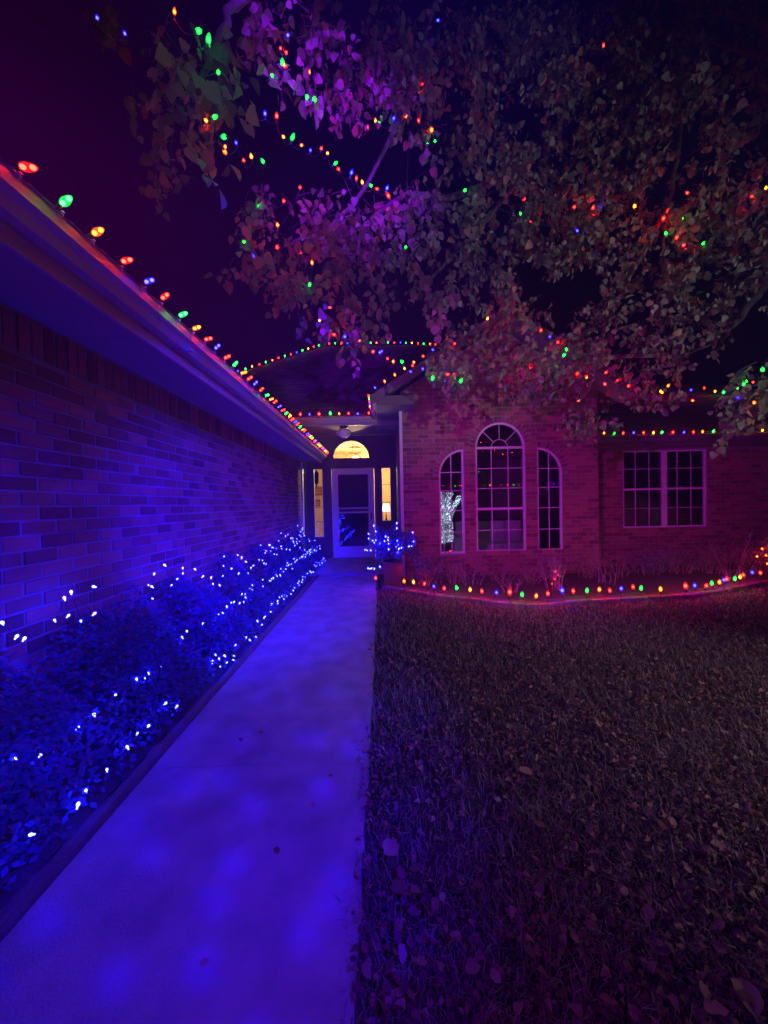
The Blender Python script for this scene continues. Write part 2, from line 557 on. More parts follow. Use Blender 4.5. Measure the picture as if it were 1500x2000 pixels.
def brick_wall(name, org, ux, un, length, z0, z1, holes=(), top=None, nparts=300, soldier=True, extra=None, outer=None):
    """org: lower start corner, ux along, un outward; holes: functions z -> (u0,u1) or None"""
    org, ux, un = Vector(org), Vector(ux), Vector(un)
    wallmb = MB()
    outl = outer or [(0, z0), (length, z0), (length, z1), (0, z1)]
    loops = [outl] + [h['outline'] for h in holes]
    flat = [p for lp in loops for p in lp]
    tris = tessellate_polygon([[Vector((u, w, 0)) for u, w in lp] for lp in loops])
    wallmb.add([org + ux * u + Vector((0, 0, w)) for u, w in flat], tris)
    for h in holes:                                   # reveals
        lp = h['outline']
        a = [org + ux * u + Vector((0, 0, w)) for u, w in lp]
        b = [p - un * 0.13 for p in a]
        k = len(a)
        wallmb.add(a + b, [(i, (i + 1) % k, k + (i + 1) % k, k + i) for i in range(k)])
    wall = wallmb.build(name, M_mortar, house)
    bl = []
    row = 0
    z = z0 + 0.004
    zt = z1 - (0.22 if soldier else 0)
    while z + BRICK_H < zt + 0.002:
        u = -(row % 2) * PX / 2 + random.uniform(-.004, .004)
        zm = z + BRICK_H / 2
        ivs = [h['f'](zm) for h in holes]
        if extra:
            ivs += extra(zm)
        ivs = [i for i in ivs if i]
        lim = (0, length) if top is None else top(z + BRICK_H)
        if lim:
            while u < lim[1]:
                segs = [(max(u, lim[0]), min(u + BRICK_L, lim[1]))]
                for (h0, h1) in ivs:
                    ns = []
                    for (a, b) in segs:
                        if h1 <= a or h0 >= b:
                            ns.append((a, b))
                        else:
                            if a < h0 - .008:
                                ns.append((a, h0 - .008))
                            if b > h1 + .008:
                                ns.append((h1 + .008, b))
                    segs = ns
                for a, b in segs:
                    if b - a > 0.02:
                        bl.append((a, z, b - a, BRICK_H, 0))
                u += PX
        z += PZ
        row += 1
    if soldier:
        u = 0.0
        while u + 0.066 <= length:
            if not any(i and i[0] < u + .07 and i[1] > u for i in [h['f'](zt + .1) for h in holes]):
                bl.append((u, zt + 0.006, 0.066, 0.20, 1))
            u += 0.0775
    basis = Matrix((ux, un, Vector((0, 0, 1)))).transposed()
    sc = []
    for b in bl:
        p = org + ux * (b[0] + b[2] / 2) + Vector((0, 0, b[1] + b[3] / 2))
        q = pix(p)
        full = (b[4] == 1) or b[2] > BRICK_L - .002
        vis = q and -20 < q[0] < 1520 and -20 < q[1] < 2020
        sc.append(q[2] if (vis and full) else 1e9)
    order = np.argsort(sc)[:nparts]
    chosen = {int(i) for i in order if sc[int(i)] < 1e8}
    rest = MB()
    for i, b in enumerate(bl):
        rot = Matrix.Rotation(random.uniform(-.006, .006), 3, 'Y') @ Matrix.Rotation(random.uniform(-.012, .012), 3, 'Z')
        m3 = basis @ rot
        pr = random.choice((0, 0, 0, .002, .003, -.003))
        loc = org + ux * b[0] + Vector((0, 0, b[1])) + un * (pr - 0.001)
        if i in chosen:
            mt = Matrix.Translation(loc) @ m3.to_4x4()
            link('brick', ME_SOLD if b[4] else ME_FULL, wall, mtx=mt)
        else:
            bm = brick_mesh(b[2], b[3], 0.006)
            rest.add([loc + m3 @ Vector(v) for v in bm.v], bm.f)
    if rest.v:
        rest.build('bricks_beyond', M_brick, wall, kind='stuff')
    return wall


# long garage wing wall beside the walk (faces +x), its far end at the porch
brick_wall('left_wall', (WALL_X, -3.6, 0), (0, 1, 0), (1, 0, 0), 12.45, 0, 2.46, nparts=300)
wall_end = MB()
wall_end.box((WALL_X - 0.2, 8.86, 0), (WALL_X - 0.002, 9.40, 3.14))
wall_end.build('porch_side_wall', M_siding, house)
t = MB()
t.box((WALL_X - 0.08, 8.856, 0.0), (WALL_X + 0.035, 8.96, 2.44))
t.build('corner_trim', M_white, house)

# --- bay wall with its three arched windows
BAY_Y, BX0, BX1 = 7.0, 0.39, 4.13
BZ = 3.18


def arc(cx, cz, r, a0, a1, n):
    return [(cx + r * math.cos(R(a0 + (a1 - a0) * i / n)), cz + r * math.sin(R(a0 + (a1 - a0) * i / n))) for i in range(n + 1)]


def hole_center(cx, r, z0, zs):
    ol = [(cx - r, z0), (cx + r, z0)] + arc(cx, zs, r, 0, 180, 20)

    def f(z):
        if z < z0 or z > zs + r:
            return None
        if z < zs:
            return (cx - r, cx + r)
        w = math.sqrt(max(0, r * r - (z - zs) ** 2))
        return (cx - w, cx + w)
    return dict(outline=dedupe(ol), f=f)


def hole_quarter(x0, x1, z0, zt, left):
    """quarter arch: the high side is x1 when left, else x0"""
    r = x1 - x0
    zs = zt - r
    if left:
        ol = [(x0, z0), (x1, z0)] + arc(x1, zs, r, 90, 180, 12)
    else:
        ol = [(x0, z0), (x1, z0)] + arc(x0, zs, r, 0, 90, 12)

    def f(z):
        if z < z0 or z > zt:
            return None
        if z < zs:
            return (x0, x1)
        w = math.sqrt(max(0, r * r - (z - zs) ** 2))
        return (x1 - w, x1) if left else (x0, x0 + w)
    return dict(outline=dedupe(ol), f=f)


def dedupe(pts):
    out = []
    for p in pts:
        if not out or (abs(p[0] - out[-1][0]) + abs(p[1] - out[-1][1])) > 1e-4:
            out.append(p)
    if abs(out[0][0] - out[-1][0]) + abs(out[0][1] - out[-1][1]) < 1e-4:
        out.pop()
    return out


def rect_hole(x0, x1, z0, z1):
    return dict(outline=[(x0, z0), (x1, z0), (x1, z1), (x0, z1)], f=lambda z: (x0, x1) if z0 < z < z1 else None)


CX = 2.275 - BX0
HC = hole_center(CX, 0.475, 0.45, 2.43)
HL = hole_quarter(1.10 - BX0, 1.58 - BX0, 0.43, 2.41, True)
HR = hole_quarter(2.97 - BX0, 3.45 - BX0, 0.45, 2.42, False)
GX0, GXM, GX1, GZ0, GS = -0.15, 2.26, 4.67, 3.30, 0.62   # gable eaves, ridge, pitch


def bay_top(z):
    if z < BZ:
        return (0, BX1 - BX0)
    zz = z + 0.14
    w = (GZ0 + GS * (GXM - GX0) - zz) / GS
    if w < 0.15:
        return None
    return (max(0, GXM - w - BX0), min(BX1 - BX0, GXM + w - BX0))


def arch_extra(z):
    out = []
    for cx, zs, r, a, b in ((CX, 2.43, 0.475, -1, 1), (1.58 - BX0, 1.93, 0.48, -1, 0), (2.97 - BX0, 1.94, 0.48, 0, 1)):
        R2 = r + 0.105
        if zs < z < zs + R2:
            w = math.sqrt(R2 * R2 - (z - zs) ** 2)
            out.append((cx + a * w - (0.10 if a == 0 else 0), cx + b * w + (0.1 if b == 0 else 0)) if False else (cx + a * w, cx + b * w))
    return out


ridge_z = GZ0 + GS * (GXM - GX0)
bay = brick_wall('bay_wall', (BX0, BAY_Y, 0), (1, 0, 0), (0, -1, 0), BX1 - BX0, 0, ridge_z, holes=(HC, HL, HR), top=bay_top, nparts=300,
                 soldier=False, extra=arch_extra,
                 outer=[(0, 0), (BX1 - BX0, 0), (BX1 - BX0, 3.5), (GXM - BX0, ridge_z - 0.12), (0, 3.5)])
for cx, zs, r, a0, a1 in ((CX, 2.43, 0.475, 0, 180), (1.58 - BX0, 1.93, 0.48, 90, 180), (2.97 - BX0, 1.94, 0.48, 0, 90)):
    n = int((a1 - a0) * PI / 180 * (r + 0.05) / 0.0775)
    mb = MB()
    h = 0.030
    mb.add([(-h * .9, 0, 0), (h * .9, 0, 0), (h, 0, .095), (-h, 0, .095), (-h * .9 + .003, -.014, .004), (h * .9 - .003, -.014, .004),
            (h - .003, -.014, .091), (-h + .003, -.014, .091)],
           [(4, 5, 6, 7), (0, 1, 5, 4), (1, 2, 6, 5), (2, 3, 7, 6), (3, 0, 4, 7)])
    me = mb.mesh('brick', M_brick)
    for i in range(n):
        a = R(a0 + (a1 - a0) * (i + .5) / n)
        loc = Vector((BX0 + cx + (r + 0.006) * math.cos(a), BAY_Y, zs + (r + 0.006) * math.sin(a)))
        link('arch_brick', me, bay, mtx=Matrix.Translation(loc) @ Matrix.Rotation(PI / 2 - a, 4, 'Y'))
# bay return walls
mb = MB()
mb.box((BX0, BAY_Y + 0.002, 0), (BX0 + 0.14, 9.6, BZ + 0.1))
mb.box((BX1 - 0.14, BAY_Y + 0.002, 0), (BX1 + 0.0, 7.7, BZ + 0.1))
mb.build('bay_return_wall', M_siding, house)
mb = MB()
mb.box((BX0 - 0.020, BAY_Y - 0.022, 0.0), (BX0 + 0.035, BAY_Y + 0.10, BZ - 0.03))
mb.build('corner_trim', M_white, house)

# --- right wing
RW_Y = 7.6
HW = rect_hole(5.00 - BX1, 6.74 - BX1, 0.80, 2.40)
brick_wall('right_wall', (BX1, RW_Y, 0), (1, 0, 0), (0, -1, 0), 6.4, 0, 2.44, holes=(HW,), nparts=220, soldier=False)

# --- porch back wall (dark trim) with door, two sidelights and fanlight
DY = 9.40
loops = [[(WALL_X, 0), (BX0, 0), (BX0, 3.16), (WALL_X, 3.16)]]
DOOR = (-1.245, -0.165, 0.05, 2.33)
FAN = (-0.74, 2.57, 0.475)
SLL = (-1.70, -1.47, 0.86, 2.33)
SLR = (0.02, 0.25, 0.86, 2.33)
SL_LOW = 1.14
for a in ((SLL[0], SLL[1], 0.60, 2.33), (SLR[0], SLR[1], 0.98, 2.33), DOOR):
    loops.append([(a[0], a[2]), (a[1], a[2]), (a[1], a[3]), (a[0], a[3])])
loops.append(dedupe([(FAN[0] - FAN[2], FAN[1]), (FAN[0] + FAN[2], FAN[1])] + arc(FAN[0], FAN[1], FAN[2], 0, 180, 20)))
mb = MB()
mb.add([(u, DY, w) for lp in loops for u, w in lp], tessellate_polygon([[Vector((u, w, 0)) for u, w in lp] for lp in loops]))
for lp in loops[1:]:
    k = len(lp)
    mb.add([(u, DY, w) for u, w in lp] + [(u, DY + .12, w) for u, w in lp], [(i, (i + 1) % k, k + (i + 1) % k, k + i) for i in range(k)])
mb.build('porch_wall', M_siding, house)
mb = MB()
mb.box((-1.40, DY - 0.05, 2.37), (-0.05, DY - 0.002, 2.54))
mb.box((-1.33, DY - 0.025, 0.05), (-1.25, DY - 0.002, 2.368))
mb.box((-0.160, DY - 0.025, 0.05), (-0.08, DY - 0.002, 2.368))
mb.build('door_casing', M_siding, house)


# ------------------------------------------------------------------ windows
def clip(poly, axis, val, keep_less):
    out = []
    n = len(poly)
    for i in range(n):
        a, b = poly[i], poly[(i + 1) % n]
        ia = (a[axis] <= val) if keep_less else (a[axis] >= val)
        ib = (b[axis] <= val) if keep_less else (b[axis] >= val)
        if ia:
            out.append(a)
        if ia != ib:
            t = (val - a[axis]) / (b[axis] - a[axis])
            out.append((a[0] + t * (b[0] - a[0]), a[1] + t * (b[1] - a[1])))
    return out


def inset(ol, d):
    cx = sum(p[0] for p in ol) / len(ol)
    n = len(ol)
    out = []
    for i in range(n):
        a, b, c = Vector(ol[i - 1]), Vector(ol[i]), Vector(ol[(i + 1) % n])
        e1, e2 = (b - a).normalized(), (c - b).normalized()
        n1, n2 = Vector((-e1.y, e1.x)), Vector((-e2.y, e2.x))
        bis = (n1 + n2)
        bis = bis / max(bis.length, 1e-6)
        k = d / max(0.35, bis.dot(n1))
        out.append(tuple(b + bis * k))
    return out


def frame_ring(mb, ol, d, y0, y1):
    """flat ring of width d following outline ol (counter-clockwise), from depth y0 (front) to y1"""
    inn = inset(ol, d)
    n = len(ol)
    v = [(x, y0, z) for x, z in ol] + [(x, y0, z) for x, z in inn] + [(x, y1, z) for x, z in ol] + [(x, y1, z) for x, z in inn]
    f = []
    for i in range(n):
        j = (i + 1) % n
        f += [(i, j, n + j, n + i), (n + i, n + j, 3 * n + j, 3 * n + i), (i, 2 * n + i, 2 * n + j, j)]
    mb.add(v, f)
    return inn


def window(name, ol, xs, zs, y, label=None, frame_w=0.035, thick_z=(), glass=None, fanz=None, mb_w=0.008, sub_thin=None, mats=None):
    """ol: world (x,z) outline; xs, zs: muntin positions"""
    wroot = MB()
    inn = frame_ring(wroot, ol, frame_w, y, y + 0.06)
    win = wroot.build(name, mats or M_white, house)
    if label:
        win['label'] = label
    x0, x1 = min(p[0] for p in inn), max(p[0] for p in inn)
    z0, z1 = min(p[1] for p in inn), max(p[1] for p in inn)
    bars = MB()
    rails = MB()
    cy = y + 0.022

    def span_at_z(z):
        c = [p for p in clip(clip(inn, 1, z - .001, False), 1, z + .001, True)]
        return min(p[0] for p in c), max(p[0] for p in c)

    def span_at_x(x):
        c = [p for p in clip(clip(inn, 0, x - .001, False), 0, x + .001, True)]
        return min(p[1] for p in c), max(p[1] for p in c)
    ztop = fanz if fanz else 99
    for x in xs:
        a, b = span_at_x(x)
        bars.box((x - mb_w, cy, a), (x + mb_w, cy + .016, min(b, ztop)))
    for z in zs:
        a, b = span_at_z(z)
        if z in thick_z:
            rails.box((a, y + 0.008, z - .022), (b, cy + .030, z + .022))
        else:
            bars.box((a, cy + .001, z - mb_w), (b, cy + .015, z + mb_w))
    if fanz:
        cx = (x0 + x1) / 2
        rr = (x1 - x0) / 2
        hub = rr * 0.36
        for a in (45, 90, 135):
            c, s_ = math.cos(R(a)), math.sin(R(a))
            bars.tube([(cx + hub * c, cy + .008, fanz + hub * s_), (cx + rr * c, cy + .008, fanz + rr * s_)], mb_w, 4)
        bars.tube([(cx + hub * math.cos(R(a)), cy + .008, fanz + hub * math.sin(R(a))) for a in range(0, 181, 15)], mb_w, 4)
    if bars.v:
        bars.build('muntins', mats or M_white, win)
    if rails.v:
        rails.build('sash_rail', mats or M_white, win)
    gx = [x0] + [x for x in xs] + [x1]
    gz = [z0] + [z for z in zs] + [z1]
    for j in range(len(gz) - 1):
        for i in range(len(gx) - 1):
            if fanz and gz[j] >= fanz - .01 and i > 0:
                continue
            c = inn
            xa, xb = (gx[0], gx[-1]) if (fanz and gz[j] >= fanz - .01) else (gx[i], gx[i + 1])
            for ax, v, kl in ((0, xa, False), (0, xb, True), (1, gz[j], False), (1, gz[j + 1], True)):
                if len(c) >= 3:
                    c = clip(c, ax, v, kl)
            if len(c) < 3:
                continue
            pm = MB()
            c = dedupe(c)
            if len(c) < 3:
                continue
            pm.poly([(p[0], cy + .008, p[1]) for p in c])
            pm.build('pane', glass or M_glass, win)
    return win


def shift(ol):
    return [(x + BX0, z) for x, z in ol]


WY = BAY_Y + 0.03
zr = [0.45 + i * (2.43 - 0.45) / 5 for i in range(1, 5)]
zr = [0.86, 1.27, 1.66, 2.04]
window('arched_window', shift(HC['outline']), [1.80 + 0.315, 1.80 + 0.635], zr + [2.43], WY, 'tall round-topped middle window', thick_z=(1.27, 2.43), fanz=2.43)
window('arched_window', shift(HL['outline']), [1.34], [0.84, 1.25, 1.63, 1.98], WY, 'narrow window with a quarter arch, its inner side high')
window('arched_window', shift(HR['outline']), [3.21], [0.86, 1.27, 1.66, 2.02], WY, 'narrow window with a quarter arch and a dark room behind')
# wide twin sash window of the right wing
for k, (a, b) in enumerate(((5.00, 5.86), (5.87, 6.74))):
    w = (b - a) / 3
    window('sash_window', [(a, 0.80), (b, 0.80), (b, 2.40), (a, 2.40)], [a + w, a + 2 * w], [1.20, 1.60, 2.02], RW_Y + 0.03,
           thick_z=(1.60,), mb_w=0.006)
mb = MB()
mb.box((5.81, RW_Y + 0.012, 0.802), (5.92, RW_Y + 0.028, 2.398))
mb.build('mullion', M_white, house)
# blinds and dark rooms
mb = MB()
z = 0.85
while z < 2.38:
    mb.box((5.03, RW_Y + 0.12, z), (6.72, RW_Y + 0.125, z + .022))
    z += 0.028
mb.build('window_blind', M_blind, house)


def room(name, x0, x1, y0, y1, z0, z1, m, front=False):
    mb = MB()
    q = [(x0, y0), (x0, y1), (x1, y1), (x1, y0)]
    mb.add([(x, y, z) for z in (z0, z1) for x, y in q], [(0, 1, 5, 4), (1, 2, 6, 5), (2, 3, 7, 6), (0, 3, 2, 1), (4, 5, 6, 7)])
    return mb.build(name, m, house)


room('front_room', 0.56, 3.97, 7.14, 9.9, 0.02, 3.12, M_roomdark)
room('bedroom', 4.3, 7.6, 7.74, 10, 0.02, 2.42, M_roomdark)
foyer = room('foyer', -2.3, 0.50, 9.53, 12.6, 0.02, 3.14, M_cream)

# fanlight and sidelights: leaded glass
M_lead = M_metal
fo = dedupe([(FAN[0] - FAN[2], FAN[1]), (FAN[0] + FAN[2], FAN[1])] + arc(FAN[0], FAN[1], FAN[2], 0, 180, 20))
ww = MB()
frame_ring(ww, fo, 0.02, DY - 0.012, DY + 0.05)
fan = ww.build('fanlight', M_siding, house)
ww = MB()
for a in (40, 83, 97, 140):
    c, s_ = math.cos(R(a)), math.sin(R(a))
    ww.tube([(FAN[0] + .15 * c, DY + .03, FAN[1] + .15 * s_), (FAN[0] + .46 * c, DY + .03, FAN[1] + .46 * s_)], 0.0045, 5)
ww.tube([(FAN[0] + .15 * math.cos(R(a)), DY + .03, FAN[1] + .15 * math.sin(R(a))) for a in range(0, 181, 18)], 0.0045, 5)
ww.build('leading', M_metal, fan)
ww = MB()
ww.poly([(x, DY + .036, z) for x, z in inset(fo, .018)])
ww.build('pane', M_clear, fan)
for (x0, x1, z0, z1), zz in ((SLL[:2] + (0.60, 2.33), (0.98, 1.36, 1.88)), (SLR[:2] + (0.98, 2.33), (1.45, 1.90))):
    ww = MB()
    ol = [(x0, z0), (x1, z0), (x1, z1), (x0, z1)]
    frame_ring(ww, ol, 0.012, DY - 0.010, DY + 0.05)
    sl = ww.build('sidelight', M_white, house)
    ww = MB()
    for z in zz:
        ww.box((x0 + .01, DY + .026, z - .006), (x1 - .01, DY + .034, z + .006))
    ww.build('muntins', M_metal, sl)
    ww = MB()
    ww.poly([(x0 + .01, DY + .036, z0 + .01), (x1 - .01, DY + .036, z0 + .01), (x1 - .01, DY + .036, z1 - .01), (x0 + .01, DY + .036, z1 - .01)])
    ww.build('pane', M_clear, sl)

# storm door
x0, x1, z0, z1 = DOOR
sd = MB()
frame_ring(sd, [(x0 + .01, z0 + .01), (x1 - .01, z0 + .01), (x1 - .01, z1 - .01), (x0 + .01, z1 - .01)], 0.15, DY - 0.035, DY + 0.01)
door = sd.build('storm_door', M_door, house)
mb = MB()
mb.box((x0 + .15, DY - .03, 1.19), (x1 - .15, DY + .004, 1.23))
mb.box((x0 + .15, DY - .03, 1.30), (x1 - .15, DY + .004, 1.335))
mb.box((x0 + .15, DY - .03, 0.20), (x1 - .15, DY + .004, 0.35))
mb.build('cross_rail', M_door, door)
mb = MB()
mb.poly([(x0 + .155, DY - .012, 1.336), (x1 - .155, DY - .012, 1.336), (x1 - .155, DY - .012, z1 - .16), (x0 + .155, DY - .012, z1 - .16)])
mb.build('screen', M_screen, door)
mb = MB()
mb.poly([(x0 + .155, DY - .012, 0.351), (x1 - .155, DY - .012, 0.351), (x1 - .155, DY - .012, 1.189), (x0 + .155, DY - .012, 1.189)])
mb.build('pane', M_glass, door)
mb = MB()
mb.box((x0 + .155, DY + .03, 0.10), (x1 - .155, DY + .07, z1 - 0.02))
mb.build('entrance_door', M_siding, house)
mb = MB()
mb.box((x1 - .10, DY - .060, 1.03), (x1 - .075, DY - .035, 1.20))
mb.lathe([(.018, 0), (.018, .03)], 8, mtx=Matrix.Translation((x1 - .088, DY - .035, 1.115)) @ Matrix.Rotation(PI / 2, 4, 'X'))
mb.build('handle', M_metal, door)
mb = MB()
mb.box((x0 - 0.05, DY - 0.10, 0.051), (x1 + 0.05, DY - 0.002, 0.075))
mb.build('threshold', M_gutter, house)

# foyer: lamps that are lit, pictures, console
t = thing('pendant_lamp', 'lit glass pendant lamp in the hall seen through the fanlight over the door', 'lamp', (-0.74, 11.2, 3.1))
mb = MB()
mb.tube([(0, 0, 0), (0, 0, -.22)], .006, 6)
mb.build('rod', M_metal, t)
mb = MB()
mb.lathe([(.03, -.22), (.10, -.27), (.13, -.34), (.08, -.40), (.01, -.42)], 12)
mb.build('lamp_shade', M_warm, t, True)
t = thing('table_lamp', 'bright table lamp with a white shade behind the narrow glass right of the door', 'lamp', (0.13, 10.15, 0.80))
mb = MB()
mb.lathe([(.06, 0), (.06, .02), (.03, .04), (.045, .12), (.02, .22), (.012, .38)], 12)
mb.build('base', M_frame, t, True)
mb = MB()
mb.lathe([(.11, .40), (.075, .62)], 16)
mb.build('lamp_shade', emitter('lamp_shade_glow', (1.0, 0.80, 0.50), 3.2), t, True)
t = thing('console_table', 'dark hall table under the table lamp right of the door', 'table', (0.13, 10.15, 0))
mb = MB()
mb.box((-.30, -.2, .76), (.25, .2, .80))
mb.build('tabletop', M_frame, t)
for a in (-.27, .20):
    for b in (-.17, .15):
        mb = MB()
        mb.box((a, b, .02), (a + .04, b + .04, .76))
        mb.build('leg', M_frame, t)
for i, (x, z, w, h, lab) in enumerate(((-1.93, 1.83, .30, .24, 'upper framed picture seen through the narrow glass left of the door'),
                                       (-1.98, 1.48, .26, .20, 'lower framed picture seen through the narrow glass left of the door'))):
    t = thing('picture', lab, 'picture', (x, 11.2 + .02 * i, z))
    mb = MB()
    frame_ring(mb, [(-w / 2, -h / 2), (w / 2, -h / 2), (w / 2, h / 2), (-w / 2, h / 2)], .03, -.02, .01)
    mb.build('frame', M_frame, t)
    mb = MB()
    mb.poly([(-w / 2 + .02, 0, -h / 2 + .02), (w / 2 - .02, 0, -h / 2 + .02), (w / 2 - .02, 0, h / 2 - .02), (-w / 2 + .02, 0, h / 2 - .02)])
    mb.build('print', M_art, t)
mb = MB()
mb.box((-2.28, 11.24, 0.02), (-1.55, 11.34, 3.1))
mb.box((-0.6, 11.9, 2.75), (0.48, 12.0, 3.13))
mb.build('hall_partition', M_cream, house)
t = thing('hall_bench', 'pale bench low in the hall behind the narrow glass left of the door', 'bench', (-1.8, 10.6, 0))
mb = MB()
mb.box((-.3, -.2, .42), (.4, .2, .47))
mb.build('seat', M_frame, t)
for a in (-.28, .34):
    mb = MB()
    mb.box((a, -.18, .02), (a + .04, .18, .42))
    mb.build('leg', M_frame, t)
lamp('hall_lamp', 'POINT', (-0.74, 11.2, 2.45), None, (1.0, 0.66, 0.30), 190, shadow_soft_size=0.1)

# porch ceiling, globe light and hanging lantern
mb = MB()
mb.box((WALL_X - 0.2, 7.72, 3.161), (BX0, 9.6, 3.20))
mb.build('porch_ceiling', M_soffit, house)
t = thing('porch_light', 'unlit round globe light under the porch ceiling above the fanlight', 'ceiling light', (-0.80, 8.3, 3.16))
mb = MB()
mb.lathe([(.10, 0), (.10, -.03), (.06, -.04)], 14)
mb.build('base', M_metal, t)
mb = MB()
mb.lathe([(.06, -.04), (.13, -.08), (.16, -.14), (.13, -.21), (.06, -.25), (.01, -.26)], 14)
mb.build('globe', M_globe, t, True)
t = thing('hanging_lantern', 'small dark hanging lantern in front of the narrow glass left of the door', 'lantern', (-1.54, 8.9, 2.44))
mb = MB()
mb.tube([(0, 0, 0), (0, 0, -.22)], .006, 5)
mb.build('chain', M_metal, t)
mb = MB()
mb.lathe([(.01, -.20), (.05, -.25), (.055, -.28), (.05, -.48), (.055, -.49), (.02, -.52), (.005, -.62)], 8)
mb.build('lantern_body', M_metal, t)


# ------------------------------------------------------------------ roofs, gutters, soffits
def slope(name, a, b, c, d, step=0.145):
    """courses of shingles on the quad a-b (eave) to d-c (ridge)"""
    a, b, c, d = map(Vector, (a, b, c, d))
    n = max(2, int((d - a).length / step))
    nn = (b - a).cross(d - a).normalized()
    if nn.z < 0:
        nn = -nn
    mb = MB()
    for i in range(n):
        t0, t1 = i / n, (i + 1) / n + 0.25 / n
        p0, p1 = a.lerp(d, t0), b.lerp(c, t0)
        q0, q1 = a.lerp(d, min(t1, 1)), b.lerp(c, min(t1, 1))
        L = (p1 - p0).length
        k = max(1, int(L / 0.30))
        if L > 7:
            k = max(1, int(L / 0.6))
        for j in range(k):
            u0, u1 = j / k + .002, (j + 1) / k - .002
            h = .012 + random.uniform(0, .004)
            r0, r1 = p0.lerp(p1, u0) + nn * h, p0.lerp(p1, u1) + nn * h
            s0, s1 = q0.lerp(q1, u0) + nn * .004, q0.lerp(q1, u1) + nn * .004
            mb.add([r0, r1, s1, s0, r0 - nn * .012, r1 - nn * .012], [(0, 1, 2, 3), (4, 5, 1, 0)])
    base = MB()
    base.poly([p - nn * 0.002 for p in (a, b, c, d)])
    r = base.build(name, M_shingle, house)
    mb.build('shingles', M_shingle, r, kind='stuff')
    return r


def gutter(mb, p0, p1, out, z):
    """K-style trough from p0 to p1 (x,y), hanging out towards 'out'"""
    p0, p1, out = Vector((*p0, 0)), Vector((*p1, 0)), Vector((*out, 0))
    prof = [(0, 0), (0, -.115), (.065, -.115), (.085, -.075), (.115, -.055), (.115, -.005), (.125, 0), (.120, .006), (.108, 0), (.105, -.01), (.012, -.02)]
    v = [p + out * a + Vector((0, 0, z + b)) for p in (p0, p1) for a, b in prof]
    n = len(prof)
    mb.add(v, [(i, i + 1, n + i + 1, n + i) for i in range(n - 1)] + [tuple(range(n)), tuple(range(n, 2 * n))[::-1]])


# garage wing
GUT_X = -1.27
LEN_Y0, LEN_Y1 = -3.8, 8.84
mb = MB()
gutter(mb, (GUT_X - .12, LEN_Y0), (GUT_X - .12, LEN_Y1), (1, 0), 2.60)
mb.build('gutter', M_gutter, house)
for y_ in (-0.4, 2.55, 5.5):
    mb = MB()
    mb.box((GUT_X - .118, y_, 2.476), (GUT_X + .000, y_ + .035, 2.486))
    mb.box((GUT_X - .008, y_, 2.540), (GUT_X + .0015, y_ + .035, 2.598))
    mb.build('gutter_joint', M_gutter, house)
mb = MB()
mb.box((GUT_X - .145, LEN_Y0, 2.41), (GUT_X - .122, LEN_Y1, 2.598))
mb.build('fascia', M_gutter, house)
mb = MB()
y = LEN_Y0
while y < LEN_Y1:
    y2 = min(y + 1.22, LEN_Y1)
    mb.box((WALL_X - 0.05, y + .003, 2.462), (GUT_X - .146, y2 - .003, 2.472))
    y = y2
mb.build('soffit', M_soffit, house)
slope('garage_roof', (GUT_X - .10, LEN_Y0, 2.61), (GUT_X - .10, LEN_Y1, 2.61), (-6, LEN_Y1, 4.9), (-6, LEN_Y0, 4.9))
# entry eave
EY = 7.7
mb = MB()
gutter(mb, (-6.0, EY - .02), (-0.17, EY - .02), (0, -1), 3.20)
mb.build('gutter', M_gutter, house)
mb = MB()
mb.box((-6.0, EY - .018, 3.045), (-0.15, EY + .010, 3.195))
mb.box((BX0 - .53, EY - .018, 3.045), (BX0 - 0.001, EY + .010, 3.13))
mb.build('fascia', M_gutter, house)
slope('entry_roof', (-6.2, EY - .02, 3.21), (0.0, EY - .02, 3.21), (2.6, 12.0, 6.50), (-1.75, 12.0, 6.50))
slope('entry_roof_right', (0.0, EY - .02, 3.205), (5.2, EY - .02, 3.205), (5.2, 12.0, 6.49), (2.6, 12.0, 6.49))
# bay gable
gy0 = 6.50
mb = MB()
gutter(mb, (GX0 + .10, gy0), (GX0 + .10, EY - .15), (-1, 0), GZ0 - .02)
mb.build('gutter', M_gutter, house)
mb = MB()
mb.box((GX0 + .102, gy0 + .002, 3.14), (GX0 + .13, EY - .03, GZ0 - .03))
mb.box((GX0 + .131, gy0 + .03, 3.145), (BX0 - .002, EY - .03, 3.160))
mb.box((GX0 + .135, gy0 + .002, 3.141), (BX0 + .26, gy0 + .028, 3.30))
mb.box((BX0 + .0, gy0 + .030, 3.142), (BX0 + .258, BAY_Y - .013, 3.162))
mb.build('soffit', M_siding, house)
for sgn in (-1, 1):
    a = Vector((GXM + sgn * (GXM - GX0), 0, GZ0))
    b = Vector((GXM, 0, ridge_z))
    mb = MB()
    y0_, y1_ = gy0 - .025, gy0
    v = []
    for y_ in (y0_, y1_):
        for p in (a, b):
            v += [(p.x, y_, p.z), (p.x, y_, p.z - .17)]
    mb.add(v, [(0, 2, 3, 1), (4, 5, 7, 6), (0, 4, 6, 2), (1, 3, 7, 5), (0, 1, 5, 4), (2, 6, 7, 3)])
    mb.build('rake_board', M_siding, house)
    mb = MB()
    mb.add([(a.x, gy0, a.z - .03), (b.x, gy0, b.z - .03), (b.x, BAY_Y + .2, b.z - .03), (a.x, BAY_Y + .2, a.z - .03)], [(0, 1, 2, 3)])
    mb.build('rake_soffit', M_soffit, house)
slope('bay_roof', (GX0, gy0 - .03, GZ0), (GX0, 9.4, GZ0), (GXM, 9.4, ridge_z), (GXM, gy0 - .03, ridge_z))
slope('bay_roof_right', (GX1, gy0 - .03, GZ0), (GX1, 9.4, GZ0), (GXM, 9.4, ridge_z), (GXM, gy0 - .03, ridge_z))
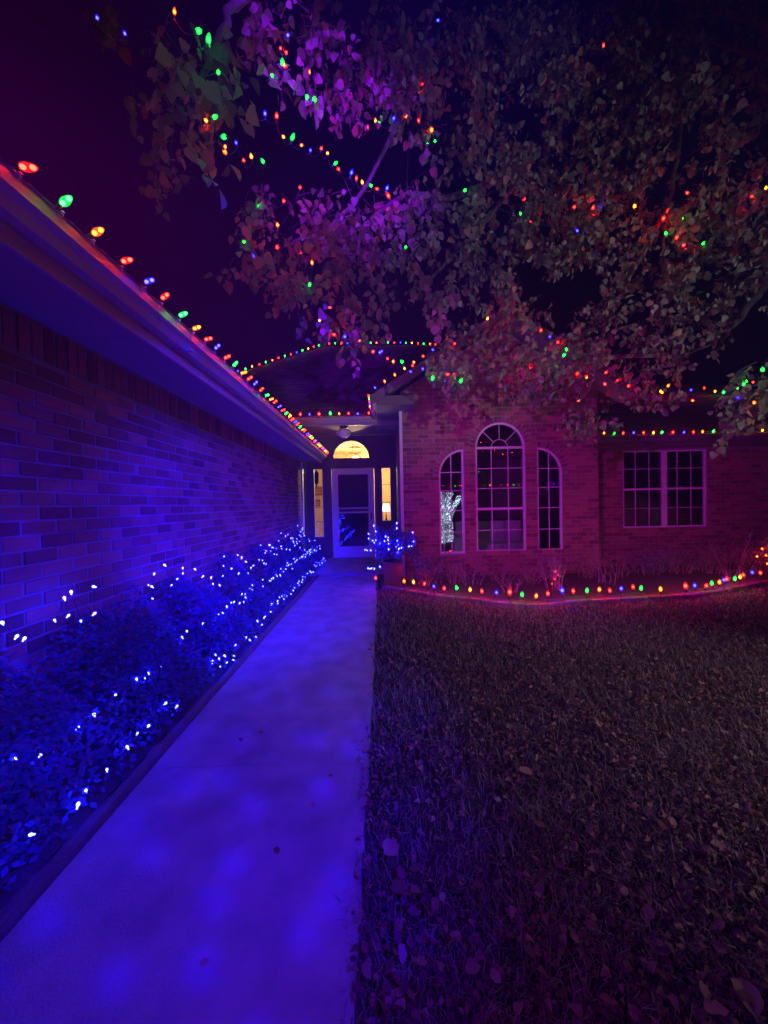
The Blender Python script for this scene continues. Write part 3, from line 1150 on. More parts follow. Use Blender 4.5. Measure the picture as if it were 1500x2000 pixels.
# right wing
mb = MB()
gutter(mb, (BX1 + .002, 7.1), (10.6, 7.1), (0, -1), 2.60)
mb.build('gutter', M_siding, house)
mb = MB()
mb.box((BX1 + .002, 7.102, 2.42), (10.6, 7.13, 2.598))
mb.build('fascia', M_siding, house)
mb = MB()
mb.box((BX1 + .002, 7.131, 2.442), (10.6, RW_Y + .1, 2.452))
mb.build('soffit', M_soffit, house)
slope('right_roof', (BX1, 7.08, 2.61), (10.6, 7.08, 2.61), (10.6, 10.9, 4.70), (BX1, 10.9, 4.70))

# ------------------------------------------------------------------ string lights
cover_prof = [(.0080, .008), (.0125, .018), (.0135, .028), (.0105, .042), (.0055, .052), (.001, .056)]


def bulb_mesh(key, scale=1.0, double=False, tree_=False):
    mb = MB()
    q = Matrix.Scale(scale, 4)
    mb.lathe([(.006, -.014), (.0075, -.012), (.0078, .008)], 6, 2, q)
    mb.lathe(cover_prof, 8, 1, q)
    for k in ((-1, 1) if double else (0,)):  # the second core adds the bulb's reflection as a glowing shape
        c = Vector((0, 0, .029 + k * .0125)) if double else Vector((0, 0, .028))
        r = .0075 if double else .0092
        mb.lathe([(r * math.sin(a), -r * 1.15 * math.cos(a)) for a in (.25, .9, 1.57, 2.24, 2.9)], 6, 0, q @ Matrix.Translation(c))
    return mb.mesh('bulb', [(CORE_T if tree_ else CORE)[key], SHELL[key], M_socket], True)


BULB = {}


def bulb(key, scale, double, parent, loc, direc, tree_=False):
    scale = round(scale * 1.1, 3)
    kk = (key, scale, double, tree_)
    if kk not in BULB:
        BULB[kk] = bulb_mesh(*kk)
    mt = Matrix.Translation(loc) @ Vector(direc).to_track_quat('Z', 'Y').to_matrix().to_4x4()
    return link('bulb', BULB[kk], parent, mtx=mt)


def string(label, pts, keys, direc=(0, 0, 1), scale=1.0, double=False, sag=0.02, wire=True, group=None, jit=0.2, wr=0.0022, tree_=False):
    root = thing('string_lights', label, 'string lights', group=group)
    root_inv = Vector((0, 0, 0))
    if wire:
        wp = []
        for a, b in zip(pts[:-1], pts[1:]):
            a, b = Vector(a), Vector(b)
            for k in range(4):
                t_ = k / 4
                wp.append(a.lerp(b, t_) - Vector((0, 0, sag * 4 * t_ * (1 - t_) + .01)))
        wp.append(Vector(pts[-1]) - Vector((0, 0, .01)))
        mb = MB()
        mb.tube(wp, wr, 4)
        mb.build('wire', M_wire, root)
    for i, p in enumerate(pts):
        k = keys[i % len(keys)]
        if k == '-':
            continue
        d = Vector(direc) + Vector([random.uniform(-jit, jit) for _ in range(3)])
        bulb(k.upper(), scale * (1.35 if k.islower() else 1.0), double, root, p, d, tree_)
    return root


# left gutter string
pts = [Vector((-1.262 + random.uniform(-.004, .004), 1.16 + .1725 * i + random.uniform(-.012, .012), 2.618 + random.uniform(-.003, .006)))
       for i in range(-8, 45)]
s_gut = string('multicoloured string of large bulbs along the gutter of the long left brick wing', pts, 'GORBR', (0.75, 0.25, 0.55), 1.05, True, wr=0.003, jit=.32)
mb = MB()
mb.box((-.013, -.006, -.030), (-.010, .006, .012))
mb.box((-.013, -.006, -.001), (.012, .006, .002))
mb.tube([(.0, 0, .001), (.010, 0, -.012), (.004, 0, -.022), (-.008, 0, -.016)], .0018, 4)
me_clip = mb.mesh('light_clip', M_globe)
for p in pts:
    link('light_clip', me_clip, s_gut, mtx=Matrix.Translation(p + Vector((-.002, .010, -.016))))
# clips of that string
# entry eave
pts = [Vector((-2.0 + .197 * i + random.uniform(-.02, .02), 7.55, 3.215 + random.uniform(-.01, .01))) for i in range(10)]
string('short row of coloured bulbs on the eave straight above the front door', pts, 'ROrBrgORBR', (0, -.3, 1), 1.25)
pts = [Vector((-0.16, 7.50 - .18 * i, 3.30)) for i in range(6)]
string('tight cluster of coloured bulbs running back along the short bay gutter', pts, 'RYBRGR', (-.5, 0, 1), 1.2)
n = 7
pts = [Vector((GX0 + .10 + i * .17, 6.46, GZ0 + .03 + GS * (.10 + i * .17))) for i in range(n)]
string('coloured bulbs climbing the left slope of the front gable into the tree', pts, 'BOOYORBGORBRGO', (-.4, -.2, 1), 1.2)
# right eave
pts = [Vector((4.22 + .19 * i + random.uniform(-.02, .02), 6.99, 2.612 + random.uniform(-.008, .008))) for i in range(27)]
string('coloured bulbs along the straight gutter above the wide window on the right', pts, 'OGRBRYGRBROGRRBRYG', (0, -.35, 1), 1.3)
# main ridge and hips
hip = []
for i in range(17):
    t_ = 2.3 - i * .145
    hip.append(Vector((-1.75 - t_, 12 - t_, 6.55 - .77 * t_)))
for i in range(1, 10):
    hip.append(Vector((-1.75 + .19 * i, 12, 6.56)))
for i in range(1, 14):
    hip.append(Vector((-.04 + .19 * i, 12, 6.56 - .003 * i * i * .3)))
string('long line of small coloured bulbs along the roof ridge behind the porch', hip, 'GRBGYRGOR', (0, 0, 1), 1.35, wr=0.003)
# right roof lines
pts = [P(x, y, 9.3) for x, y in ((1290, 768), (1312, 779), (1332, 781), (1352, 787), (1370, 790), (1390, 793), (1410, 797), (1440, 800))]
string('lower of two coloured strands over the dark roof of the right wing', pts, 'YRBOGYRB', (0, 0, 1), 1.7)
pts = [P(x, y, 9.6) for x, y in ((1310, 773), (1332, 770), (1350, 765), (1376, 761), (1396, 768), (1413, 771), (1440, 762), (1470, 750))]
string('upper of two coloured strands over the right roof with one bright green bulb', pts, 'ROBRYgGR', (0, 0, 1), 1.5)
# bed edging string
bed = [(790, 1138, 'O'), (808, 1140, 'Y'), (828, 1143, 'R'), (848, 1148, 'B'), (868, 1152, 'R'), (893, 1151, 'G'), (918, 1155, 'Y'), (942, 1158, 'R'),
       (970, 1161, 'B'), (995, 1162, 'r'), (1020, 1165, 'G'), (1046, 1167, 'O'), (1070, 1163, 'R'), (1098, 1159, 'b'), (1120, 1158, 'R'),
       (1146, 1157, 'G'), (1170, 1155, 'O'), (1192, 1157, 'R'), (1213, 1153, 'B'), (1237, 1150, 'R'), (1252, 1152, 'G'), (1290, 1154, 'Y'),
       (1340, 1150, 'r'), (1358, 1147, 'B'), (1378, 1147, 'R'), (1390, 1142, 'G'), (1404, 1140, 'O'), (1415, 1136, 'B'), (1420, 1134, 'R'),
       (1434, 1133, 'G'), (1445, 1130, 'Y'), (1454, 1126, 'R'), (1470, 1121, 'B'), (1486, 1122, 'R')]
pts, keys = [], []
for x, y, k in bed:
    ex = np.interp(x, [p[0] for p in edge_px], [q[1] for q in EDGE[:len(edge_px)]])
    p = P(x, y, float(ex) + 0.0)
    pts.append(p - Vector((0, 0, .02)))
    keys.append(k)
s_bed = string('coloured bulbs standing along the curved edging of the front flower bed', pts, keys, (0, 0, 1), 1.45, wr=0.003, tree_=True)
mb = MB()
for p in pts[::3]:
    mb.tube([(p.x, p.y + .006, -.02), (p.x, p.y + .006, p.z - .01)], .004, 4)
mb.build('stake', M_wire, s_bed, kind='stuff')

# tree strands: x, y, colour at a depth
strands = [
    ('strand of coloured bulbs slanting down through the open gap in the upper leaves', 3.0,
     [(495, 220, 'r'), (518, 230, 'b'), (540, 235, 'r'), (550, 265, 'Y'), (568, 277, 'g'), (592, 283, 'O'), (605, 298, 'B'), (626, 295, 'R'),
      (640, 303, 'Y'), (651, 323, 'G'), (664, 335, 'R'), (684, 345, 'b'), (696, 355, 'R'), (709, 362, 'Y'), (727, 366, 'G'), (740, 370, 'R'),
      (753, 375, 'b'), (762, 390, 'r')]),
    ('short strand of coloured bulbs below the hanging upper left leaves', 2.3,
     [(440, 292, 'O'), (463, 285, 'B'), (476, 318, 'R'), (492, 313, 'Y'), (517, 321, 'G')]),
    ('strand of tiny coloured bulbs ending at a bright orange bulb in the dark crown', 3.6,
     [(696, 262, 'R'), (718, 254, 'R'), (733, 242, 'Y'), (743, 244, 'G'), (768, 238, 'B'), (785, 230, 'R'), (795, 228, 'Y'), (820, 240, 'R'),
      (845, 260, 'o'), (852, 275, 'G'), (833, 284, 'G')]),
    ('strand of coloured bulbs high in the top leaves left of the middle', 2.2,
     [(558, 72, 'B'), (548, 98, 'R'), (558, 106, 'R'), (562, 128, 'R'), (552, 132, 'g'), (536, 150, 'G'), (602, 148, 'O'), (603, 194, 'g'),
      (612, 200, 'g')]),
    ('strand of orange and green bulbs in the topmost left leaf cluster', 1.75,
     [(190, 42, 'B'), (247, 73, 'B'), (340, 32, 'O'), (381, 62, 'g'), (405, 90, 'g'), (412, 108, 'G'), (430, 150, 'g'), (407, 240, 'Y'),
      (413, 232, 'G'), (444, 268, 'g'), (437, 290, 'o')]),
    ('strand of coloured bulbs at the drooping lower tip of the middle leaves', 3.0,
     [(630, 617, 'R'), (625, 631, 'Y'), (638, 648, 'g'), (652, 657, 'R'), (670, 662, 'B'), (685, 672, 'r'), (700, 670, 'O'), (716, 676, 'g'),
      (730, 690, 'R'), (744, 692, 'B')]),
    ('strand with a bright green bulb stretched from the tree to the gable', 4.6,
     [(728, 690, 'O'), (743, 690, 'B'), (758, 704, 'R'), (768, 711, 'O'), (788, 711, 'g'), (805, 727, 'B'), (806, 718, 'R'), (826, 725, 'B')]),
    ('strand of red and green bulbs in the middle leaves above the arched windows', 4.3,
     [(843, 745, 'g'), (850, 742, 'G'), (866, 748, 'B'), (897, 750, 'g'), (871, 733, 'R'), (885, 735, 'R'), (903, 662, 'B'), (885, 672, 'R'),
      (950, 627, 'Y'), (1003, 615, 'R'), (1057, 650, 'R'), (1072, 662, 'B'), (1092, 672, 'R'), (1108, 685, 'G'), (1098, 698, 'G'),
      (1037, 722, 'r'), (1001, 737, 'R')]),
    ('strand of mostly red bulbs in the low leaves over the right gutter', 4.4,
     [(1130, 733, 'R'), (1146, 741, 'Y'), (1180, 731, 'R'), (1201, 748, 'r'), (1184, 754, 'R'), (1225, 758, 'R'), (1135, 782, 'O'),
      (1295, 770, 'Y'), (1302, 758, 'O')]),
    ('strand of red and green bulbs in the middle of the right crown', 4.0,
     [(1022, 395, 'r'), (1018, 422, 'G'), (1033, 437, 'r'), (1125, 405, 'R'), (1157, 412, 'R'), (1160, 424, 'R'), (1172, 407, 'B'),
      (1240, 408, 'y'), (1302, 418, 'R'), (1316, 418, 'R'), (1333, 431, 'G')]),
    ('loop of red and green bulbs in the leaves near the right edge of the crown', 3.8,
     [(1345, 380, 'R'), (1295, 433, 'r'), (1303, 460, 'G'), (1320, 470, 'R'), (1332, 484, 'R'), (1342, 490, 'R'), (1370, 480, 'G'),
      (1455, 390, 'B'), (1472, 388, 'R'), (1496, 372, 'Y')]),
    ('strand of dim red bulbs among the reddish leaves of the middle cluster', 2.9,
     [(505, 400, 'G'), (553, 398, 'R'), (585, 370, 'R'), (543, 445, 'O'), (545, 480, 'r'), (480, 473, 'G'), (512, 483, 'R'), (497, 505, 'B'),
      (610, 520, 'O'), (603, 560, 'G'), (585, 500, 'R'), (640, 600, 'R')]),
    ('pair of green bulbs in the leaves at the far right edge', 3.0,
     [(1453, 755, 'G'), (1460, 748, 'G'), (1490, 728, 'g'), (1475, 790, 'O'), (1445, 775, 'B')]),
    ('few scattered bulbs on the twigs at the top of the dark crown', 3.4,
     [(825, 167, 'R'), (800, 210, 'R'), (790, 480, 'G'), (905, 375, 'G'), (1130, 455, 'B'), (860, 40, 'B'), (1178, 95, 'R')]),
]
for lab, dep, items in strands:
    pts = [P(x, y, dep + .22 * math.sin(i * 1.3)) for i, (x, y, k) in enumerate(items)]
    string(lab, pts, [k for _, _, k in items], (0, 0, 1), 0.42 * dep / 3 + .28, sag=.03, jit=.9, group='string lights wound through the tree', wr=.0018, tree_=True)

# ------------------------------------------------------------------ shrubs beside the walk with blue-white fairy lights
leaf_t = np.array([(0, 0, 0), (.45, .30, .06), (1, 0, 0), (.45, -.30, .06)], float)
leaf_f = np.array([(0, 1, 2, 3)])


def bed_h(x, y):
    """height of the clipped shrub mass over the bed"""
    u = (x - WALL_X) / (KERB_X - WALL_X)          # 0 wall .. 1 kerb
    h = 0.16 + 0.78 * (1 - max(0, min(1, u))) ** 0.75
    return h * (0.90 + 0.10 * math.sin(y * 4.9) + 0.05 * math.sin(y * 11 + x * 9))


ordinal = ['first', 'second', 'third', 'fourth', 'fifth', 'sixth', 'seventh', 'eighth', 'ninth', 'tenth']
y = 0.0
for k in range(10):
    y0, y1 = -1.0 + k * .97, -1.0 + (k + 1) * .97
    N = 5200 if k < 5 else 3600
    xs = rng.uniform(WALL_X + .03, KERB_X - .03, N)
    ys = rng.normal((y0 + y1) / 2, .27, N).clip(y0 - .06, y1 + .06)
    top = np.array([bed_h(a, b) for a, b in zip(xs, ys)])
    fall = 1 - .30 * (np.abs(ys - (y0 + y1) / 2) / .5) ** 3
    zs = top * fall * (1 - rng.uniform(0, 1, N) ** 2 * .75)
    pos = np.stack([xs, ys, zs + .01], 1)
    nrm = rng.normal(0, .6, (N, 3)) + np.array([.4, 0, 1])
    V, Fc = scatter(leaf_t, leaf_f, pos, frames(nrm, rng.normal(0, 1, (N, 3))), rng.uniform(.022, .042, N))
    t = thing('shrub', f'{ordinal[k]} low leafy shrub from the viewer in the bed along the left brick wall', 'shrub', (-1.58, (y0 + y1) / 2, 0.02),
              'low shrubs in the bed along the left brick wall')
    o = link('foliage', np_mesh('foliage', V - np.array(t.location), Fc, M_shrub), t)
    mb = MB()
    for j in range(7):
        a = random.uniform(0, 2 * PI)
        mb.tube([(0, 0, 0), (.10 * math.cos(a), .12 * math.sin(a), .15), (.2 * math.cos(a), .3 * math.sin(a), .16 + .3 * random.random())],
                [.008, .006, .003], 5)
    mb.build('stem', M_bark, t)


def led_mesh():
    mb = MB()
    mb.lathe([(.003, -.012), (.003, -.004), (.0062, .0), (.0065, .005), (.004, .010), (.0008, .012)], 7, 0)
    return mb.mesh('bulb', [M_led], True)


ME_LED = led_mesh()


def fairy(label, pts, group=None, scale=(.75, 1.15)):
    root = thing('fairy_lights', label, 'fairy lights', group=group)
    mb = MB()
    mb.tube(pts, .0016, 4)
    mb.build('wire', M_wire, root)
    for p in pts:
        s_ = random.uniform(*scale)
        mt = Matrix.Translation(p) @ Euler((random.uniform(-1, 1), random.uniform(-1, 1), 0)).to_matrix().to_4x4() @ Matrix.Scale(s_, 4)
        link('bulb', ME_LED, root, mtx=mt)
    return root


def bedpt(px_, py_, X):
    v = CM @ Vector(((px_ - 750) / F, -(py_ - 1000) / F, -1))
    t_ = X / v.x
    return CAM + v * t_


G3 = 'blue-white fairy lights draped over the shrubs by the left wall'
# near lights at their places in the photo, farther ones along the same lines
topn = [(5, 1217), (32, 1244), (47, 1248), (107, 1212), (126, 1169), (139, 1157), (133, 1203), (158, 1213), (184, 1146), (184, 1199), (298, 1169),
        (290, 1143), (297, 1146), (301, 1121), (322, 1104), (335, 1143), (346, 1131), (357, 1110), (357, 1120), (381, 1112), (396, 1126)]
midn = [(33, 1481), (78, 1476), (151, 1422), (184, 1396), (226, 1357), (267, 1327), (284, 1325), (290, 1315), (314, 1301), (356, 1245), (365, 1233),
        (396, 1218), (419, 1214), (435, 1197), (427, 1200), (443, 1185), (457, 1176)]
lown = [(62, 1630), (152, 1573), (168, 1545), (209, 1504), (249, 1460), (268, 1433), (290, 1418), (345, 1380), (323, 1374), (430, 1302), (415, 1293),
        (428, 1287), (421, 1279), (443, 1294), (439, 1281), (456, 1289), (457, 1281), (460, 1260), (481, 1245), (488, 1250), (500, 1244)]
pts = [bedpt(x, y, -1.74 + random.uniform(-.03, .05)) for x, y in topn]
for i in range(62):
    y = 3.55 + 5.2 * (i / 62) ** 0.95 + random.uniform(-.05, .05)
    x = WALL_X + .18 + random.uniform(-.08, .14)
    pts.append(Vector((x, y, bed_h(x, y) + random.uniform(-.06, .10) + .05)))
fairy('uppermost run of blue-white fairy lights over the shrub tops beside the brick wall', sorted(pts, key=lambda p: p.y), G3)
pts = [bedpt(x, y, -1.50 + random.uniform(-.02, .02)) for x, y in midn]
for i in range(54):
    y = 3.6 + 5.1 * (i / 54) ** 0.95 + random.uniform(-.05, .05)
    x = -1.50 + random.uniform(-.06, .06)
    pts.append(Vector((x, y, .44 + random.uniform(-.05, .05))))
fairy('middle run of blue-white fairy lights halfway down the shrubs', sorted(pts, key=lambda p: p.y), G3)
pts = [bedpt(x, y, -1.33 + random.uniform(-.01, .02)) for x, y in lown]
for i in range(46):
    y = 3.85 + 4.8 * (i / 46) ** 0.95 + random.uniform(-.06, .06)
    x = -1.34 + random.uniform(-.03, .03)
    pts.append(Vector((x, y, .17 + random.uniform(-.05, .06))))
fairy('lowest run of blue-white fairy lights just above the kerb of the walk', sorted(pts, key=lambda p: p.y), G3)

# planter with lit shrub right of the walk
pc = P(766, 1100, 6.35)
pt = thing('planter', 'dark square planter at the corner of the brick bay beside the walk', 'planter', (pc.x, pc.y, 0.0))
mb = MB()
mb.lathe([(.15, 0), (.17, .02), (.20, .30), (.215, .33), (.215, .37), (.19, .37), (.185, .32)], 4, mtx=Matrix.Rotation(PI / 4, 4, 'Z') @ Matrix.Scale(1.15, 4))
mb.build('pot', M_pot, pt)
mb = MB()
mb.lathe([(.0, .33), (.2, .33)], 4, mtx=Matrix.Rotation(PI / 4, 4, 'Z'))
mb.build('soil', M_soil, pt)
N = 3800
d = rng.normal(0, 1, (N, 3))
d /= np.linalg.norm(d, axis=1, keepdims=True)
rad = rng.uniform(.25, 1, (N, 1)) ** .5
pos = d * rad * np.array([.40, .34, .30]) * (1 + .2 * np.sin(d[:, :1] * 9)) + np.array([pc.x, pc.y, .72])
V, Fc = scatter(leaf_t, leaf_f, pos, frames(rng.normal(0, .7, (N, 3)) + np.array([0, -.3, .8]), rng.normal(0, 1, (N, 3))), rng.uniform(.028, .05, N))
t = thing('shrub', 'round bushy shrub growing in the dark planter, dotted with blue-white lights', 'shrub', (pc.x, pc.y, 0.38))
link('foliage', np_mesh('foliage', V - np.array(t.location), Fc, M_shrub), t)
mb = MB()
for j in range(8):
    a = j * .8
    mb.tube([(0, 0, -.04), (.05 * math.cos(a), .05 * math.sin(a), .12), (.22 * math.cos(a), .2 * math.sin(a), .35)], [.01, .007, .003], 5)
mb.build('stem', M_bark, t)
pl = [(730, 1027), (734, 1038), (720, 1043), (720, 1052), (728, 1056), (731, 1060), (734, 1055), (742, 1061), (751, 1057), (753, 1048),
      (758, 1050), (758, 1055), (759, 1062), (759, 1073), (775, 1022), (775, 1032), (776, 1056), (778, 1064), (779, 1072), (774, 1068),
      (784, 1070), (777, 1079), (806, 1040), (799, 1067), (804, 1067), (808, 1058), (713, 1074), (717, 1075), (724, 1075),
      (719, 1110), (723, 1111), (726, 1110), (731, 1111), (742, 1107)]
pts = [P(x, y, 6.35 - .30 * math.cos(((x - 765) / 48) * 1.2) + random.uniform(-.05, .02)) for x, y in pl]
fairy('small cloud of blue-white fairy lights on the shrub in the planter', pts, None, (1.1, 1.5))

# lone red bulb on a short stake
p = P(735, 1133, 6.0)
t = thing('stake_light', 'single red bulb on a short stake between the walk and the planter', 'garden light', (p.x, p.y, 0))
mb = MB()
mb.tube([(0, 0, -.03), (0, 0, p.z - .02)], .006, 5)
mb.build('stake', M_wire, t)
bulb('R', 1.5, False, t, Vector((0, 0, p.z - .01)), (-.2, 0, 1))

# ------------------------------------------------------------------ edging and bed plants
edg = thing('bed_edging', 'low curved line of pale edging stones in front of the flower bed', 'edging')
cum = [0]
for a, b in zip(EDGE[:-1], EDGE[1:]):
    cum.append(cum[-1] + math.dist(a, b))
L, s_ = cum[-1], 0.0
while s_ < L - .2:
    l = random.uniform(.17, .22)
    p0 = (np.interp(s_, cum, [q[0] for q in EDGE]), np.interp(s_, cum, [q[1] for q in EDGE]))
    p1 = (np.interp(s_ + l - .012, cum, [q[0] for q in EDGE]), np.interp(s_ + l - .012, cum, [q[1] for q in EDGE]))
    a = math.atan2(p1[1] - p0[1], p1[0] - p0[0])
    w = math.dist(p0, p1)
    mb = MB()
    h = .036 + random.uniform(-.006, .006)
    c = .012
    mb.add([(0, 0, -.04), (w, 0, -.04), (w, .08, -.04), (0, .08, -.04), (c * .4, 0, h - c), (w - c * .4, 0, h - c), (w - c * .4, .08, h - c), (c * .4, .08, h - c),
            (c, c, h), (w - c, c, h), (w - c, .08 - c, h), (c, .08 - c, h)],
           [(0, 1, 5, 4), (1, 2, 6, 5), (2, 3, 7, 6), (3, 0, 4, 7), (4, 5, 9, 8), (5, 6, 10, 9), (6, 7, 11, 10), (7, 4, 8, 11), (8, 9, 10, 11)])
    mb.build('edging_stone', M_edge, edg)
    edg.children[-1].matrix_local = Matrix.Translation((p0[0], p0[1], 0)) @ Matrix.Rotation(a + random.uniform(-.03, .03), 4, 'Z')
    s_ += l


def twiggy(label, name, base, h, spread, n, leafy=0, m=None, cat='plant', lm=None, seed=1, lsize=.03):
    rr = random.Random(seed)
    t = thing(name, label, cat, base)
    st = MB()
    tips = []
    for i in range(n):
        a, s1 = rr.uniform(0, 2 * PI), rr.uniform(.2, 1) * spread
        b_ = spread * rr.uniform(.1, .6)
        p = [Vector((b_ * math.cos(a), b_ * math.sin(a), -.02))]
        hh = h * rr.uniform(.55, 1)
        for k in range(1, 6):
            u = k / 5
            p.append(Vector((math.cos(a) * (b_ + s1 * .7 * u ** 1.3) + rr.uniform(-.02, .02), math.sin(a) * (b_ + s1 * .6 * u ** 1.3) + rr.uniform(-.02, .02), hh * u)))
        st.tube(p, [.006, .005, .004, .0035, .0025, .0015], 4)
        tips += p[2:]
        for k in range(2, 6):
            q = p[k]
            e_ = q + Vector((rr.uniform(-1, 1), rr.uniform(-1, 1), rr.uniform(.2, 1))) * spread * .35
            st.tube([q, q.lerp(e_, .5) + Vector((rr.uniform(-.01, .01), 0, 0.01)), e_], [.003, .002, .001], 3)
            tips.append(e_)
    st.build('stem', m or M_twig, t)
    if leafy:
        idx = rng.integers(0, len(tips), leafy)
        pos = np.array([tips[i] for i in idx]) + rng.normal(0, spread * .10, (leafy, 3))
        pos[:, 2] = np.maximum(pos[:, 2] * rng.choice([1, .45], leafy), .02)
        V, Fc = scatter(leaf_t, leaf_f, pos, frames(rng.normal(0, .8, (leafy, 3)) + np.array([0, -.4, .7]), rng.normal(0, 1, (leafy, 3))),
                        rng.uniform(.6, 1.2, leafy) * lsize)
        link('foliage', np_mesh('foliage', V, Fc, lm or M_shrub), t)
    return t


def gp(px_, py_, z=0.015):
    v = CM @ Vector(((px_ - 750) / F, -(py_ - 1000) / F, -1))
    return CAM + v * ((z - CAM.z) / v.z)


def bp(x, d):
    q = P(x, 1100, d)
    return (q.x, q.y, .02)


twiggy('tallest bare twiggy shrub in the flower bed under the right arched window', 'bare_shrub', bp(1088, 5.75), .62, .26, 16, 60, lm=M_litter, seed=3)
twiggy('sparse twiggy plant at the right corner of the brick bay', 'bare_shrub', bp(1185, 6.1), .58, .22, 9, 20, lm=M_litter, seed=4)
twiggy('thin dry stems left of the middle arched window at the bed edge', 'bare_shrub', bp(885, 6.2), .42, .14, 5, 14, lm=M_litter, seed=5)
twiggy('leafy perennial clump between the planter and the left arched window', 'leafy_plant', bp(838, 6.4), .55, .36, 18, 420, seed=6, lsize=.06)
twiggy('low dark leafy bush under the wide twin window', 'leafy_plant', bp(1290, 7.0), .50, .50, 20, 520, seed=7, lsize=.045)
twiggy('wide leafy bush with reddish twigs at the right end of the flower bed', 'leafy_plant', bp(1425, 6.7), .75, .55, 26, 620, seed=8, lsize=.05,
       lm=M_autumn)
twiggy('broad leafy shrub glowing orange past the right end of the wide window', 'leafy_plant', bp(1520, 6.3), .62, .40, 20, 480, seed=9, lsize=.05,
       lm=M_autumn)
twiggy('thin weed standing just inside the edging near the red bulbs', 'leafy_plant', bp(1428, 6.0), .22, .16, 7, 26, seed=10, lsize=.03, lm=M_autumn)
twiggy('small dry tuft in front of the middle window sill', 'bare_shrub', bp(1000, 5.6), .22, .20, 9, 12, lm=M_litter, seed=11)
where = ['beside the planter', 'below the left arched window', 'between the left and middle arched windows', 'below the middle arched window',
         'between the middle and right arched windows', 'below the right arched window', 'at the bay corner', 'left of the wide twin window',
         'below the left half of the twin window', 'below the right half of the twin window', 'right of the twin window']
for k_, (x_, w_) in enumerate(zip((822, 882, 918, 975, 1035, 1070, 1150, 1210, 1262, 1335, 1385), where)):
    twiggy('scraggly plant by the wall foot ' + w_, 'leafy_plant', bp(x_, 6.35 + .45 * (x_ > 1180) + random.uniform(-.2, .2)),
           random.uniform(.22, .42),   .30, 13, 330, seed=20 + k_, lsize=.034, lm=(M_litter, M_autumn, M_shrub)[k_ % 3])
pts = [P(x, y, 6.2) for x, y in ((1488, 1075), (1497, 1088), (1478, 1090), (1506, 1070), (1515, 1100), (1499, 1104))]
string('few orange bulbs hidden in the shrub at the right end of the bed', pts, 'O', (0, 0, 1), 0.9)
pts = [P(x, y, 5.7) for x, y in ((1085, 1118), (1090, 1126), (1084, 1133), (1078, 1142))]
string('few red bulbs tangled low in the tall bare shrub', pts, 'R', (0, 0, 1), 0.5)

# lit figure inside the left arched window
t = thing('light_figure', 'standing figure of tangled cool white lights with one raised arm inside the left arched window', 'light figure',
          (1.29, 7.45, 0.02))
ctr = Vector((1.24, 7.36, 0))
mb = MB()
N = 900
for i in range(N):
    u = random.random()
    a = random.uniform(0, 2 * PI)
    if u < .84:
        z = random.uniform(.62, 1.62)
        r = .145 + .035 * math.sin((z - .6) * 7) + random.gauss(0, .016)
        p = Vector((ctr.x + r * math.cos(a), ctr.y + r * .7 * math.sin(a), z))
    else:
        s_ = random.random()
        p = Vector((ctr.x + .12 + .20 * s_, ctr.y - .04, 1.22 + .28 * s_)) + Vector((random.gauss(0, .02), random.gauss(0, .02), random.gauss(0, .04)))
    p = p - Vector(t.location)
    r = random.uniform(.0022, .0055)
    d_ = Vector((random.uniform(-1, 1), random.uniform(-.4, .4), random.uniform(-1, 1))).normalized() * r * 1.3
    mb.tube([p - d_, p + d_], r * .8, 4)
mb.build('led_net', M_cool, t, kind='stuff')
mb = MB()
for k in range(26):
    z = .6 + k * .04
    r = .125 + .04 * math.sin((z - .6) * 6)
    mb.tube([(ctr.x - t.location.x + r * math.cos(a * .5), ctr.y - t.location.y + r * .7 * math.sin(a * .5), z - .02 + .01 * math.sin(a * 3)) for a in range(14)], .004, 4)
mb.tube([(ctr.x - t.location.x, ctr.y - t.location.y, 0), (ctr.x - t.location.x, ctr.y - t.location.y, 1.55)], .02, 6)
mb.build('wire_frame', M_white, t)
# furniture in the dark front room
t = thing('cabinet', 'pale shelf with a rounded underside inside the right arched window', 'shelf', (3.62, 8.2, 1.70))
mb = MB()
mb.box((-.42, -.2, 0), (.42, .2, .12))
mb.lathe([(.16, -.2), (.16, .2)], 14, mtx=Matrix.Translation((-.15, 0, -.02)) @ Matrix.Rotation(PI / 2, 4, 'X'))
mb.build('shelf_board', M_blind, t)
t = thing('sofa', 'dim pale sofa inside the middle arched window', 'sofa', (2.6, 8.6, .02))
mb = MB()
mb.box((-.8, -.35, .12), (.8, .35, .44))
mb.build('seat', M_blind, t)
mb = MB()
mb.box((-.8, .36, .12), (.8, .55, .92))
mb.build('backrest', M_blind, t)
for a in (-.98, .81):
    mb = MB()
    mb.box((a, -.35, .12), (a + .17, .55, .62))
    mb.build('armrest', M_blind, t)

